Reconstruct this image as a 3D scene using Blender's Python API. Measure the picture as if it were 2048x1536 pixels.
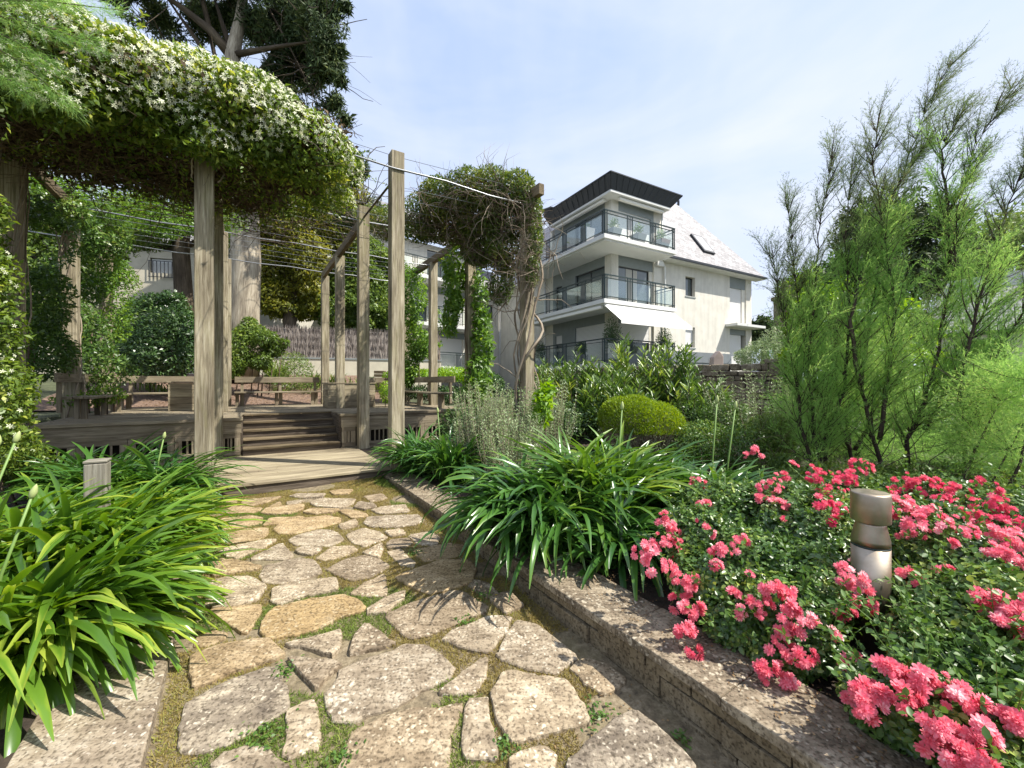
import bpy, math, random
import numpy as np
from mathutils import Vector
random.seed(5)
rng = np.random.default_rng(11)
scene = bpy.context.scene
for o in list(bpy.data.objects): bpy.data.objects.remove(o)
col = scene.collection

# ------------------------------------------------------------------ camera, sky, sun, exposure
F, CX, HY, E = 820.0, 1024.0, 766.0, 1.5
cam = bpy.data.cameras.new('camera'); co = bpy.data.objects.new('camera', cam); col.objects.link(co)
co.location = (0, 0, E); co.rotation_euler = (math.radians(90), 0, 0)
cam.sensor_fit = 'HORIZONTAL'; cam.sensor_width = 36; cam.lens = 36 * F / 2048
cam.shift_y = -2 / 2048; cam.clip_end = 2000; cam.clip_start = 0.05
scene.camera = co
SUN_ELEV, SUN_DIR = 53, (0.95, -0.20)          # direction towards the sun, in plan
w = bpy.data.worlds.new('World'); scene.world = w; w.use_nodes = True
nt = w.node_tree; nt.nodes.clear()
out = nt.nodes.new('ShaderNodeOutputWorld'); bg = nt.nodes.new('ShaderNodeBackground')
sky = nt.nodes.new('ShaderNodeTexSky'); sky.sky_type = 'NISHITA'; sky.sun_disc = False
az = math.atan2(SUN_DIR[0], SUN_DIR[1])
sky.sun_elevation = math.radians(SUN_ELEV); sky.sun_rotation = az
sky.air_density = 1.0; sky.dust_density = 1.6; sky.ozone_density = 1.6
tc = nt.nodes.new('ShaderNodeTexCoord')
mp = nt.nodes.new('ShaderNodeMapping'); mp.inputs['Scale'].default_value = (1.0, 1.0, 2.6); mp.inputs['Rotation'].default_value = (0.25, 0.35, 0.6)
n1 = nt.nodes.new('ShaderNodeTexNoise'); n1.inputs['Scale'].default_value = 1.5; n1.inputs['Detail'].default_value = 5; n1.inputs['Roughness'].default_value = 0.55; n1.inputs['Distortion'].default_value = 0.5
r1 = nt.nodes.new('ShaderNodeValToRGB'); r1.color_ramp.elements[0].position = 0.34; r1.color_ramp.elements[1].position = 0.78
mp2 = nt.nodes.new('ShaderNodeMapping'); mp2.inputs['Scale'].default_value = (6, 0.7, 2.2); mp2.inputs['Rotation'].default_value = (0.1, 0.5, 1.1)
n2 = nt.nodes.new('ShaderNodeTexNoise'); n2.inputs['Scale'].default_value = 1.6; n2.inputs['Detail'].default_value = 6; n2.inputs['Distortion'].default_value = 0.2
r2 = nt.nodes.new('ShaderNodeValToRGB'); r2.color_ramp.elements[0].position = 0.45; r2.color_ramp.elements[1].position = 0.8
add = nt.nodes.new('ShaderNodeMath'); add.operation = 'MULTIPLY_ADD'; add.inputs[1].default_value = 0.16
sc = nt.nodes.new('ShaderNodeMath'); sc.operation = 'MULTIPLY_ADD'; sc.inputs[1].default_value = 0.8; sc.inputs[2].default_value = 0.26; sc.use_clamp = True
mx = nt.nodes.new('ShaderNodeMixRGB'); mx.inputs[2].default_value = (3.5, 3.75, 4.3, 1)
mb0 = nt.nodes.new('ShaderNodeMixRGB'); mb0.inputs[0].default_value = 0.62; mb0.inputs[2].default_value = (2.1, 2.85, 4.6, 1)
L_ = nt.links.new
L_(tc.outputs['Generated'], mp.inputs[0]); L_(mp.outputs[0], n1.inputs['Vector']); L_(n1.outputs['Fac'], r1.inputs[0])
L_(tc.outputs['Generated'], mp2.inputs[0]); L_(mp2.outputs[0], n2.inputs['Vector']); L_(n2.outputs['Fac'], r2.inputs[0])
L_(r2.outputs[0], add.inputs[0]); L_(r1.outputs[0], add.inputs[2]); L_(add.outputs[0], sc.inputs[0])
L_(sky.outputs[0], mb0.inputs[1]); L_(mb0.outputs[0], mx.inputs[1]); L_(sc.outputs[0], mx.inputs[0]); L_(mx.outputs[0], bg.inputs[0]); L_(bg.outputs[0], out.inputs[0])
bg.inputs[1].default_value = 0.128
sl = bpy.data.lights.new('sun', 'SUN'); so = bpy.data.objects.new('sun', sl); col.objects.link(so)
sl.energy = 3.9; sl.angle = math.radians(0.5); sl.color = (1.0, 0.95, 0.86)
sd = Vector((SUN_DIR[0], SUN_DIR[1], 0)).normalized() * math.cos(math.radians(SUN_ELEV)); sd.z = math.sin(math.radians(SUN_ELEV))
so.rotation_euler = (-sd).to_track_quat('-Z', 'Y').to_euler(); so.location = (8, -2, 12)
scene.view_settings.view_transform = 'Standard'; scene.view_settings.look = 'None'
scene.view_settings.exposure = 1.02; scene.view_settings.gamma = 1.0
try:
    scene.cycles.max_bounces = 6; scene.cycles.diffuse_bounces = 3; scene.cycles.transparent_max_bounces = 6
    scene.cycles.glossy_bounces = 2; scene.cycles.transmission_bounces = 4
except Exception: pass

# ------------------------------------------------------------------ frames
def P(px, py, d): return np.array([(px - CX) / F * d, d, E - (py - HY) / F * d])
SL = 0.045
def G(px, py, z=None):
    if z is None: d = E / ((py - HY) / F + SL)
    else: d = (E - z) * F / (py - HY)
    return P(px, py, d)
A0 = np.array([-3.375, 4.5]); U = np.array([.8392, .5438]); V = np.array([-.5438, .8392])
def UV(u, v, z=0.0):
    p = A0 + u * U + v * V; return np.array([p[0], p[1], z])
FR_UV = (np.array([A0[0], A0[1], 0]), np.array([U[0], U[1], 0]), np.array([V[0], V[1], 0]))
WORLD = (np.zeros(3), np.array([1., 0, 0]), np.array([0, 1., 0]))

# ------------------------------------------------------------------ objects and tags
ORG = {}
def thing(name, label, cat, loc, group=None, kind=None):
    o = bpy.data.objects.new(name, None); col.objects.link(o); o.empty_display_size = 0.2
    o.location = tuple(loc); o['label'] = label; o['category'] = cat
    if group: o['group'] = group
    if kind: o['kind'] = kind
    ORG[o.name] = np.array(loc, float); return o
def tag(o, label=None, cat=None, group=None, kind=None):
    if label: o['label'] = label
    if cat: o['category'] = cat
    if group: o['group'] = group
    if kind: o['kind'] = kind
    return o
def link(name, me, mat, parent=None, origin=None, smooth=False, label=None):
    o = bpy.data.objects.new(name, me); col.objects.link(o)
    org = ORG[parent.name] if parent is not None else (np.array(origin, float) if origin is not None else np.zeros(3))
    if np.any(org):
        n = len(me.vertices); a = np.empty(n * 3, np.float32); me.vertices.foreach_get('co', a)
        a = (a.reshape(-1, 3) - org).astype(np.float32); me.vertices.foreach_set('co', a.ravel())
    if mat: me.materials.append(mat)
    if smooth: me.polygons.foreach_set('use_smooth', np.ones(len(me.polygons), bool))
    me.update()
    ORG[o.name] = org
    if parent is not None: o.parent = parent
    elif origin is not None: o.location = tuple(origin)
    if label: o['label'] = label
    return o

class MB:
    def __init__(s): s.v = []; s.f = []; s.g = []
    def fbox(s, fr, a0, a1, b0, b1, z0, z1, jit=0.0, z2=None):
        o, X, Y = fr; k = len(s.v)
        ex = (abs(a1 - a0) * np.linalg.norm(X), abs(b1 - b0) * np.linalg.norm(Y), abs(z1 - z0)); m = int(np.argmax(ex))
        off = np.array([random.uniform(0, 50) for _ in range(3)])
        for (i, j, l) in ((0,0,0),(1,0,0),(1,1,0),(0,1,0),(0,0,1),(1,0,1),(1,1,1),(0,1,1)):
            a = (a0, a1)[i]; b = (b0, b1)[j]; z = (z0, z1)[l]
            p = o + X * a + Y * b + np.array([0, 0, z])
            if jit: p = p + np.array([random.uniform(-jit, jit) for _ in range(3)])
            loc = [a, b, z]; gc = [loc[m]] + [loc[q] for q in range(3) if q != m]
            s.v.append(p); s.g.append(np.array(gc) + off)
        for q in ((0,3,2,1),(4,5,6,7),(0,1,5,4),(1,2,6,5),(2,3,7,6),(3,0,4,7)): s.f.append([k + t for t in q])
        return s
    def bar(s, p0, p1, w, h=None, up=(0, 0, 1)):
        h = h or w; p0 = np.array(p0, float); p1 = np.array(p1, float); d = p1 - p0; L = np.linalg.norm(d); d = d / L
        up = np.array(up, float)
        if abs(d @ up) > .98: up = np.array([1., 0, 0])
        x = np.cross(d, up); x /= np.linalg.norm(x); y = np.cross(x, d); k = len(s.v)
        off = np.array([random.uniform(0, 50) for _ in range(3)])
        for (t, p) in ((0, p0), (L, p1)):
            for (i, j) in ((-1,-1),(1,-1),(1,1),(-1,1)):
                s.v.append(p + x * i * w / 2 + y * j * h / 2); s.g.append(np.array([t, i * w / 2, j * h / 2]) + off)
        for q in ((0,1,2,3),(7,6,5,4),(0,4,5,1),(1,5,6,2),(2,6,7,3),(3,7,4,0)): s.f.append([k + t for t in q])
        return s
    def tube(s, pts, rad, n=6, cap=True):
        pts = [np.array(p, float) for p in pts]
        if np.isscalar(rad): rad = [rad] * len(pts)
        k = len(s.v); prev = None; off = random.uniform(0, 50); acc = 0
        for i, p in enumerate(pts):
            d = (pts[min(i + 1, len(pts) - 1)] - pts[max(i - 1, 0)]); d = d / (np.linalg.norm(d) + 1e-9)
            if prev is None:
                ref = np.array([0, 0, 1.]) if abs(d[2]) < .9 else np.array([1., 0, 0])
                x = np.cross(d, ref)
            else: x = prev - d * (prev @ d)
            x /= np.linalg.norm(x) + 1e-9; prev = x; y = np.cross(d, x)
            if i: acc += np.linalg.norm(pts[i] - pts[i - 1])
            for j in range(n):
                a = 2 * math.pi * j / n
                s.v.append(p + (x * math.cos(a) + y * math.sin(a)) * rad[i]); s.g.append(np.array([acc + off, math.cos(a) * rad[i], math.sin(a) * rad[i]]))
        for i in range(len(pts) - 1):
            for j in range(n):
                a = k + i * n + j; b = k + i * n + (j + 1) % n
                s.f.append([a, b, b + n, a + n])
        if cap:
            s.f.append([k + j for j in range(n)][::-1]); s.f.append([k + (len(pts) - 1) * n + j for j in range(n)])
        return s
    def lathe(s, c, prof, n=24):
        k = len(s.v)
        for (r, z) in prof:
            for j in range(n):
                a = 2 * math.pi * j / n; s.v.append(np.array([c[0] + r * math.cos(a), c[1] + r * math.sin(a), c[2] + z])); s.g.append(np.array([z, r * math.cos(a), r * math.sin(a)]))
        for i in range(len(prof) - 1):
            for j in range(n):
                a = k + i * n + j; b = k + i * n + (j + 1) % n; s.f.append([a, b, b + n, a + n])
        s.f.append([k + j for j in range(n)][::-1]); s.f.append([k + (len(prof) - 1) * n + j for j in range(n)])
        return s
    def poly(s, pts):
        k = len(s.v); off = np.random.rand(3) * 0
        for p in pts: s.v.append(np.array(p, float)); s.g.append(np.array(p, float))
        s.f.append(list(range(k, k + len(pts)))); return s
    def slab(s, pts, dz):      # polygon thickened downward
        n = len(pts); k = len(s.v)
        for p in pts: s.v.append(np.array(p, float)); s.g.append(np.array(p, float))
        for p in pts: q = np.array(p, float) - np.array(dz, float); s.v.append(q); s.g.append(q)
        s.f.append(list(range(k, k + n))); s.f.append(list(range(k + n, k + 2 * n))[::-1])
        for i in range(n): j = (i + 1) % n; s.f.append([k + j, k + i, k + n + i, k + n + j])
        return s
    def build(s, name, mat, parent=None, origin=None, smooth=False, bevel=0, label=None):
        me = bpy.data.meshes.new(name); me.from_pydata([tuple(p) for p in s.v], [], s.f)
        at = me.attributes.new('gc', 'FLOAT_VECTOR', 'POINT'); at.data.foreach_set('vector', np.array(s.g, np.float32).ravel())
        o = link(name, me, mat, parent, origin, smooth, label)
        if bevel:
            m = o.modifiers.new('bevel', 'BEVEL'); m.width = bevel; m.segments = 2; m.limit_method = 'ANGLE'
        return o

def np_mesh(name, verts, quads, mat, parent=None, origin=None, rnd=None, smooth=False, label=None, nside=4):
    verts = np.asarray(verts, np.float32).reshape(-1, 3); quads = np.asarray(quads, np.int32).reshape(-1, nside)
    me = bpy.data.meshes.new(name); me.vertices.add(len(verts)); me.vertices.foreach_set('co', verts.ravel())
    me.loops.add(quads.size); me.loops.foreach_set('vertex_index', quads.ravel())
    me.polygons.add(len(quads)); me.polygons.foreach_set('loop_start', np.arange(0, quads.size, nside, dtype=np.int32))
    try: me.polygons.foreach_set('loop_total', np.full(len(quads), nside, np.int32))
    except Exception: pass
    if rnd is not None:
        at = me.attributes.new('rnd', 'FLOAT', 'POINT'); at.data.foreach_set('value', np.asarray(rnd, np.float32))
    me.update(calc_edges=True)
    return link(name, me, mat, parent, origin, smooth, label)

def unit(a): return a / (np.linalg.norm(a, axis=-1, keepdims=True) + 1e-9)
def leaf_arrays(pos, ax, nr, L, W, fold=.25, hexa=False, droop=0.0):
    """folded leaves: returns verts (N,k,3)"""
    N = len(pos); ax = unit(ax); sd = unit(np.cross(nr, ax)); nn = np.cross(ax, sd)
    L = np.broadcast_to(np.asarray(L, float), (N,))[:, None]; W = np.broadcast_to(np.asarray(W, float), (N,))[:, None]
    tip = pos + ax * L - nn * L * droop
    if not hexa:
        m = pos + ax * L * .45 + nn * W * fold
        v = np.stack([pos, m - sd * W / 2, tip, m + sd * W / 2], 1)
        q = np.array([[0, 1, 2, 3]])
    else:
        m1 = pos + ax * L * .3 + nn * W * fold; m2 = pos + ax * L * .68 + nn * (W * fold * .8 - L * droop * .4)
        v = np.stack([pos, m1 - sd * W * .5, m2 - sd * W * .42, tip, m2 + sd * W * .42, m1 + sd * W * .5], 1)
        q = np.array([[0, 1, 2, 3], [0, 3, 4, 5]])
    return v, q
def leaves(name, pos, ax, nr, L, W, mat, parent=None, origin=None, fold=.25, hexa=False, droop=0.0, rnd=None, label=None):
    v, q = leaf_arrays(pos, ax, nr, L, W, fold, hexa, droop); N, k, _ = v.shape
    quads = (q[None] + (np.arange(N) * k)[:, None, None]).reshape(-1, 4)
    if rnd is None: rnd = rng.random(N)
    return np_mesh(name, v, quads, mat, parent, origin, np.repeat(rnd, k), label=label)

class Lump:
    def __init__(s, seed, n=7, f=1.0):
        r = np.random.default_rng(seed); s.k = r.normal(size=(n, 3)) * f; s.p = r.random(n) * 6.28
    def __call__(s, x): return np.sin(x @ s.k.T + s.p).mean(-1) * 2.0
def rand_dir(n): return unit(rng.normal(size=(n, 3)))
def crown_pts(blobs, n, shell=.22, lump=.18, seed=1, cut=.72, gap=None, gapf=1.5, lo=None):
    """blobs: (cx,cy,cz,rx,ry,rz). points near the lumpy outer shell of their union"""
    B = np.array(blobs, float); vol = (B[:, 3] * B[:, 4] * B[:, 5]) ** (2 / 3); pr = vol / vol.sum()
    out_p, out_n = [], []; got = 0; lp = Lump(seed, f=1.6); gp = Lump(seed + 9, n=9, f=gapf * 2)
    for _ in range(14):
        m = int(n * 1.6); idx = rng.choice(len(B), m, p=pr); d = rand_dir(m)
        r = 1 - np.abs(rng.normal(size=m)) * shell
        c = B[idx, :3]; R = B[idx, 3:]
        r = r * (1 + lump * lp(c + d * R * 1.0) )
        p = c + d * R * r[:, None]
        keep = r > 0.05
        for b in B:
            q = ((p - b[:3]) / b[3:]); keep &= (q ** 2).sum(1) > cut ** 2 * np.where((B[idx] == b).all(1), 0, 1)
        if gap is not None: keep &= gp(p) > gap
        if lo is not None: keep &= p[:, 2] > lo
        p = p[keep]; nn = unit(d[keep] / R[keep]); out_p.append(p); out_n.append(nn); got += len(p)
        if got >= n: break
    return np.concatenate(out_p)[:n], np.concatenate(out_n)[:n]
def crown(name, blobs, n, L, W, mat, parent=None, origin=None, shell=.22, lump=.18, seed=1, cut=.72, gap=None, gapf=1.5, out=.5, up=0.2, hexa=False, lo=None, droop=0.1, label=None, fold=.25):
    p, nn = crown_pts(blobs, n, shell, lump, seed, cut, gap, gapf, lo); N = len(p)
    ax = rand_dir(N) + nn * out + np.array([0, 0, up]); nr = rand_dir(N) * .7 + nn + np.array([0, 0, .5])
    s = rng.uniform(.65, 1.25, N)
    return leaves(name, p, ax, nr, L * s, W * s, mat, parent, origin, fold, hexa, droop, label=label)

def straps(name, bases, yaw, th0, bend, L, W, mat, parent=None, K=9, fold=.22, tipw=.12, twist=0.0, rnd=None, sideways=0.0, label=None):
    """arching strap leaves"""
    N = len(bases); h = np.stack([np.cos(yaw), np.sin(yaw), np.zeros(N)], 1); z = np.array([0, 0, 1.])
    sd0 = np.stack([-np.sin(yaw), np.cos(yaw), np.zeros(N)], 1)
    p = bases.copy(); rows = []; ds = 1.0 / (K - 1)
    for i in range(K):
        s = i * ds; th = th0 - bend * s ** 1.35
        t = h * np.cos(th)[:, None] + z * np.sin(th)[:, None] + sd0 * (sideways * s)[:, None] if np.ndim(sideways) else h * np.cos(th)[:, None] + z * np.sin(th)[:, None]
        t = unit(t)
        nn = -h * np.sin(th)[:, None] + z * np.cos(th)[:, None]
        tw = twist * s if np.ndim(twist) else np.full(N, 0.0)
        sd = sd0 * np.cos(tw)[:, None] + nn * np.sin(tw)[:, None]; n2 = -sd0 * np.sin(tw)[:, None] + nn * np.cos(tw)[:, None]
        prof = (.6 + .4 * math.sin(math.pi * min(1, s * 1.1) * .85 + .1)) * (1 - (max(0, s - .72) / .28) ** 2.2 * (1 - tipw))
        w = (W * prof / 2)[:, None]
        rows += [p - sd * w + n2 * w * fold * 2, p, p + sd * w + n2 * w * fold * 2]
        p = p + t * (L * ds)[:, None]
    v = np.stack(rows, 1); k = 3 * K; q = []
    grad = np.concatenate([[.04 + .3 * (i / (K - 1)) ** 4, -.16 + .3 * (i / (K - 1)) ** 4, .04 + .3 * (i / (K - 1)) ** 4] for i in range(K)])
    for i in range(K - 1):
        a = i * 3; q += [[a, a + 1, a + 4, a + 3], [a + 1, a + 2, a + 5, a + 4]]
    quads = (np.array(q)[None] + (np.arange(N) * k)[:, None, None]).reshape(-1, 4)
    if rnd is None: rnd = rng.random(N)
    return np_mesh(name, v, quads, mat, parent, None, (rnd[:, None] + grad[None] + .05 * rng.normal(size=(N, 1))).ravel(), smooth=True, label=label)

# ------------------------------------------------------------------ materials
def newmat(name):
    m = bpy.data.materials.new(name); m.use_nodes = True; t = m.node_tree; b = t.nodes['Principled BSDF']; return m, t, b
def nn_(t, kind, **kw):
    n = t.nodes.new(kind)
    for k, v in kw.items():
        if k in n.inputs: n.inputs[k].default_value = v
        else: setattr(n, k, v)
    return n
def ramp(t, stops):
    r = t.nodes.new('ShaderNodeValToRGB'); e = r.color_ramp.elements
    while len(e) < len(stops): e.new(0.5)
    for i, (p, c) in enumerate(stops): e[i].position = p; e[i].color = (*c, 1) if len(c) == 3 else c
    return r
def bump(t, b, src, strength=.4, dist=.01):
    n = t.nodes.new('ShaderNodeBump'); n.inputs['Strength'].default_value = strength; n.inputs['Distance'].default_value = dist
    t.links.new(src, n.inputs['Height']); t.links.new(n.outputs[0], b.inputs['Normal']); return n
def leafmat(name, c1, c2, c3=None, trans=.3, rough=.42, spec=.5, nscale=1.2):
    m, t, b = newmat(name); L = t.links.new
    at = nn_(t, 'ShaderNodeAttribute', attribute_name='rnd'); geo = t.nodes.new('ShaderNodeNewGeometry')
    ns = nn_(t, 'ShaderNodeTexNoise', Scale=nscale, Detail=3.0); L(geo.outputs['Position'], ns.inputs['Vector'])
    mxx = nn_(t, 'ShaderNodeMath', operation='MULTIPLY_ADD'); mxx.inputs[1].default_value = .7
    sub = nn_(t, 'ShaderNodeMath', operation='MULTIPLY_ADD'); sub.inputs[1].default_value = 1.1; sub.inputs[2].default_value = -.4
    L(ns.outputs['Fac'], sub.inputs[0]); L(at.outputs['Fac'], mxx.inputs[0]); L(sub.outputs[0], mxx.inputs[2])
    stops = [(0.05, c1), (.75, c2)] + ([(0.93, c3)] if c3 else [])
    r = ramp(t, stops); L(mxx.outputs[0], r.inputs[0])
    L(r.outputs[0], b.inputs['Base Color']); b.inputs['Roughness'].default_value = rough
    b.inputs['Specular IOR Level'].default_value = spec
    tr = t.nodes.new('ShaderNodeBsdfTranslucent'); hs = nn_(t, 'ShaderNodeHueSaturation'); hs.inputs['Hue'].default_value = .485; hs.inputs['Value'].default_value = 1.5; hs.inputs['Saturation'].default_value = 1.1
    L(r.outputs[0], hs.inputs['Color']); L(hs.outputs[0], tr.inputs[0])
    mix = t.nodes.new('ShaderNodeMixShader'); mix.inputs[0].default_value = trans; L(b.outputs[0], mix.inputs[1]); L(tr.outputs[0], mix.inputs[2])
    L(mix.outputs[0], t.nodes['Material Output'].inputs[0]); return m
def woodmat(name, ca, cb, cc, moss=.0, rough=.85):
    m, t, b = newmat(name); L = t.links.new
    at = nn_(t, 'ShaderNodeAttribute', attribute_name='gc')
    mp = t.nodes.new('ShaderNodeMapping'); mp.inputs['Scale'].default_value = (1.1, 22, 22); L(at.outputs['Vector'], mp.inputs[0])
    n1 = nn_(t, 'ShaderNodeTexNoise', Scale=2.2, Detail=9.0, Roughness=.65, Distortion=.6); L(mp.outputs[0], n1.inputs['Vector'])
    mp2 = t.nodes.new('ShaderNodeMapping'); mp2.inputs['Scale'].default_value = (.9, 3, 3); L(at.outputs['Vector'], mp2.inputs[0])
    n2 = nn_(t, 'ShaderNodeTexNoise', Scale=1.3, Detail=4.0); L(mp2.outputs[0], n2.inputs['Vector'])
    r = ramp(t, [(.30, ca), (.5, cb), (.72, cc)]); L(n1.outputs['Fac'], r.inputs[0])
    r2 = ramp(t, [(.3, (.45, .42, .38)), (.7, (1.1, 1.08, 1.0))]); L(n2.outputs['Fac'], r2.inputs[0])
    mu = nn_(t, 'ShaderNodeMixRGB', blend_type='MULTIPLY'); mu.inputs[0].default_value = 1; L(r.outputs[0], mu.inputs[1]); L(r2.outputs[0], mu.inputs[2])
    last = mu
    if moss:
        n3 = nn_(t, 'ShaderNodeTexNoise', Scale=2.6, Detail=8.0, Roughness=.7); mp3 = t.nodes.new('ShaderNodeMapping'); mp3.inputs['Scale'].default_value = (.8, 4, 4); L(at.outputs['Vector'], mp3.inputs[0]); L(mp3.outputs[0], n3.inputs['Vector'])
        r3 = ramp(t, [(.5, (0, 0, 0)), (.68, (moss, moss, moss))]); L(n3.outputs['Fac'], r3.inputs[0])
        mo = nn_(t, 'ShaderNodeMixRGB'); mo.inputs[2].default_value = (.2, .19, .07, 1); L(r3.outputs[0], mo.inputs[0]); L(mu.outputs[0], mo.inputs[1]); last = mo
    L(last.outputs[0], b.inputs['Base Color']); b.inputs['Roughness'].default_value = rough; b.inputs['Specular IOR Level'].default_value = .25
    bump(t, b, n1.outputs['Fac'], .7, .006); return m
def plain(name, c, rough=.6, metal=0.0, noise=.0, ns=3.0, bumpv=0.0, bs=40.0, spec=.5):
    m, t, b = newmat(name); L = t.links.new; b.inputs['Roughness'].default_value = rough; b.inputs['Metallic'].default_value = metal; b.inputs['Specular IOR Level'].default_value = spec
    b.inputs['Base Color'].default_value = (*c, 1)
    geo = t.nodes.new('ShaderNodeNewGeometry')
    if noise:
        n = nn_(t, 'ShaderNodeTexNoise', Scale=ns, Detail=7.0, Roughness=.6); L(geo.outputs['Position'], n.inputs['Vector'])
        lo = tuple(max(0, x * (1 - noise)) for x in c); hi = tuple(min(1, x * (1 + noise * .6)) for x in c)
        r = ramp(t, [(.32, lo), (.68, hi)]); L(n.outputs['Fac'], r.inputs[0]); L(r.outputs[0], b.inputs['Base Color'])
    if bumpv:
        n2 = nn_(t, 'ShaderNodeTexNoise', Scale=bs, Detail=5.0); L(geo.outputs['Position'], n2.inputs['Vector']); bump(t, b, n2.outputs['Fac'], bumpv, .01)
    return m
def stonemat(name, base, dark, light, spot=.5, sc=9.0, patch=None):
    m, t, b = newmat(name); L = t.links.new; geo = t.nodes.new('ShaderNodeNewGeometry'); oi = t.nodes.new('ShaderNodeObjectInfo')
    n1 = nn_(t, 'ShaderNodeTexNoise', Scale=sc, Detail=10.0, Roughness=.72); L(geo.outputs['Position'], n1.inputs['Vector'])
    r = ramp(t, [(.33, dark), (.5, base), (.66, light)]); L(n1.outputs['Fac'], r.inputs[0])
    mpw = t.nodes.new('ShaderNodeMapping'); mpw.inputs['Rotation'].default_value = (0, 0, -.35); mpw.inputs['Scale'].default_value = (3, 16, 6); L(geo.outputs['Position'], mpw.inputs[0])
    n3 = nn_(t, 'ShaderNodeTexNoise', Scale=2.0, Detail=8.0, Distortion=.8); L(mpw.outputs[0], n3.inputs['Vector'])
    r3 = ramp(t, [(.36, (.66, .62, .58)), (.6, (1.08, 1.06, 1.04))]); L(n3.outputs['Fac'], r3.inputs[0])
    mu = nn_(t, 'ShaderNodeMixRGB', blend_type='MULTIPLY'); mu.inputs[0].default_value = .8; L(r.outputs[0], mu.inputs[1]); L(r3.outputs[0], mu.inputs[2])
    # lichen speckles
    vo = nn_(t, 'ShaderNodeTexVoronoi', Scale=36.0); nd = nn_(t, 'ShaderNodeTexNoise', Scale=30.0, Detail=3.0); L(geo.outputs['Position'], nd.inputs['Vector']); vm = nn_(t, 'ShaderNodeVectorMath', operation='MULTIPLY_ADD'); vm.inputs[1].default_value = (.05, .05, .05); L(nd.outputs['Color'], vm.inputs[0]); L(geo.outputs['Position'], vm.inputs[2]); L(vm.outputs[0], vo.inputs['Vector'])
    n4 = nn_(t, 'ShaderNodeTexNoise', Scale=6.0, Detail=5.0); L(geo.outputs['Position'], n4.inputs['Vector'])
    ad = nn_(t, 'ShaderNodeMath', operation='ADD'); L(vo.outputs['Distance'], ad.inputs[0]); L(n4.outputs['Fac'], ad.inputs[1])
    r4 = ramp(t, [(.60, (min(1, spot * 1.5),) * 3), (.80, (0, 0, 0))]); L(ad.outputs[0], r4.inputs[0])
    mo = nn_(t, 'ShaderNodeMixRGB'); mo.inputs[2].default_value = (min(.8, light[0] * 1.35), min(.8, light[1] * 1.37), min(.8, light[2] * 1.4), 1); L(r4.outputs[0], mo.inputs[0]); L(mu.outputs[0], mo.inputs[1])
    # dark pits
    v2 = nn_(t, 'ShaderNodeTexNoise', Scale=75.0, Detail=4.0); L(geo.outputs['Position'], v2.inputs['Vector'])
    r5 = ramp(t, [(.36, (.32, .30, .27)), (.5, (1.05, 1.04, 1.02))]); L(v2.outputs['Fac'], r5.inputs[0])
    m2 = nn_(t, 'ShaderNodeMixRGB', blend_type='MULTIPLY'); m2.inputs[0].default_value = .8; L(mo.outputs[0], m2.inputs[1]); L(r5.outputs[0], m2.inputs[2])
    # per stone tone
    r6 = ramp(t, [(0, (.82, .8, .8)), (1, (1.12, 1.08, 1.02))]); L(oi.outputs['Random'], r6.inputs[0])
    m3 = nn_(t, 'ShaderNodeMixRGB', blend_type='MULTIPLY'); m3.inputs[0].default_value = 1; L(m2.outputs[0], m3.inputs[1]); L(r6.outputs[0], m3.inputs[2])
    L(m3.outputs[0], b.inputs['Base Color']); b.inputs['Roughness'].default_value = .85; b.inputs['Specular IOR Level'].default_value = .25
    sm = nn_(t, 'ShaderNodeMath', operation='ADD'); L(n1.outputs['Fac'], sm.inputs[0]); L(v2.outputs['Fac'], sm.inputs[1])
    bump(t, b, sm.outputs[0], .55, .008); return m

M = {}
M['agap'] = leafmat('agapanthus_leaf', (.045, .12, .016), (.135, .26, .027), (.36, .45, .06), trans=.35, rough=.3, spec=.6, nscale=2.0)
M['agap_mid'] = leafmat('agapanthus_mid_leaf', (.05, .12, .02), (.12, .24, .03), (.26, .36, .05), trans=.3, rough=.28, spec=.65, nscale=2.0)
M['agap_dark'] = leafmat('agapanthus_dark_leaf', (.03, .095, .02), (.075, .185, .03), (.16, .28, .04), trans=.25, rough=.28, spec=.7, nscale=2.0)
M['jas'] = leafmat('jasmine_leaf', (.05, .10, .018), (.19, .28, .04), (.46, .50, .09), trans=.35, rough=.4)
M['jas_dark'] = leafmat('vine_dark_leaf', (.04, .10, .02), (.13, .23, .045), (.28, .36, .08), trans=.3, rough=.35)
M['vine2'] = leafmat('honeysuckle_leaf', (.05, .10, .02), (.15, .21, .035), (.34, .33, .06), trans=.35)
M['wist'] = leafmat('climber_leaf', (.07, .15, .02), (.16, .30, .04), (.3, .44, .06), trans=.4)
M['dark_bush'] = leafmat('dark_bush_leaf', (.025, .065, .018), (.08, .155, .04), (.2, .29, .09), trans=.2, rough=.35, spec=.6)
M['cypress'] = leafmat('cypress_leaf', (.025, .045, .018), (.07, .105, .035), (.15, .18, .06), trans=.15, rough=.6, spec=.2)
M['oak'] = leafmat('yellow_green_leaf', (.10, .13, .02), (.26, .27, .04), (.42, .38, .07), trans=.45)
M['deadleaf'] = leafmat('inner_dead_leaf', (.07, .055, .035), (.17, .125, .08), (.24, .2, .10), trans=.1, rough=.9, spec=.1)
M['tree_green'] = leafmat('tree_leaf', (.07, .13, .025), (.18, .27, .05), (.34, .42, .08), trans=.35)
M['bright'] = leafmat('bright_shrub_leaf', (.12, .25, .02), (.24, .42, .03), (.38, .55, .05), trans=.4)
M['tam'] = leafmat('tamarisk_leaf', (.18, .36, .09), (.32, .50, .15), (.48, .58, .2), trans=.55, rough=.6, spec=.2)
M['tam_top'] = leafmat('tamarisk_tip', (.12, .18, .06), (.2, .28, .10), (.28, .26, .14), trans=.3, rough=.6, spec=.2)
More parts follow.
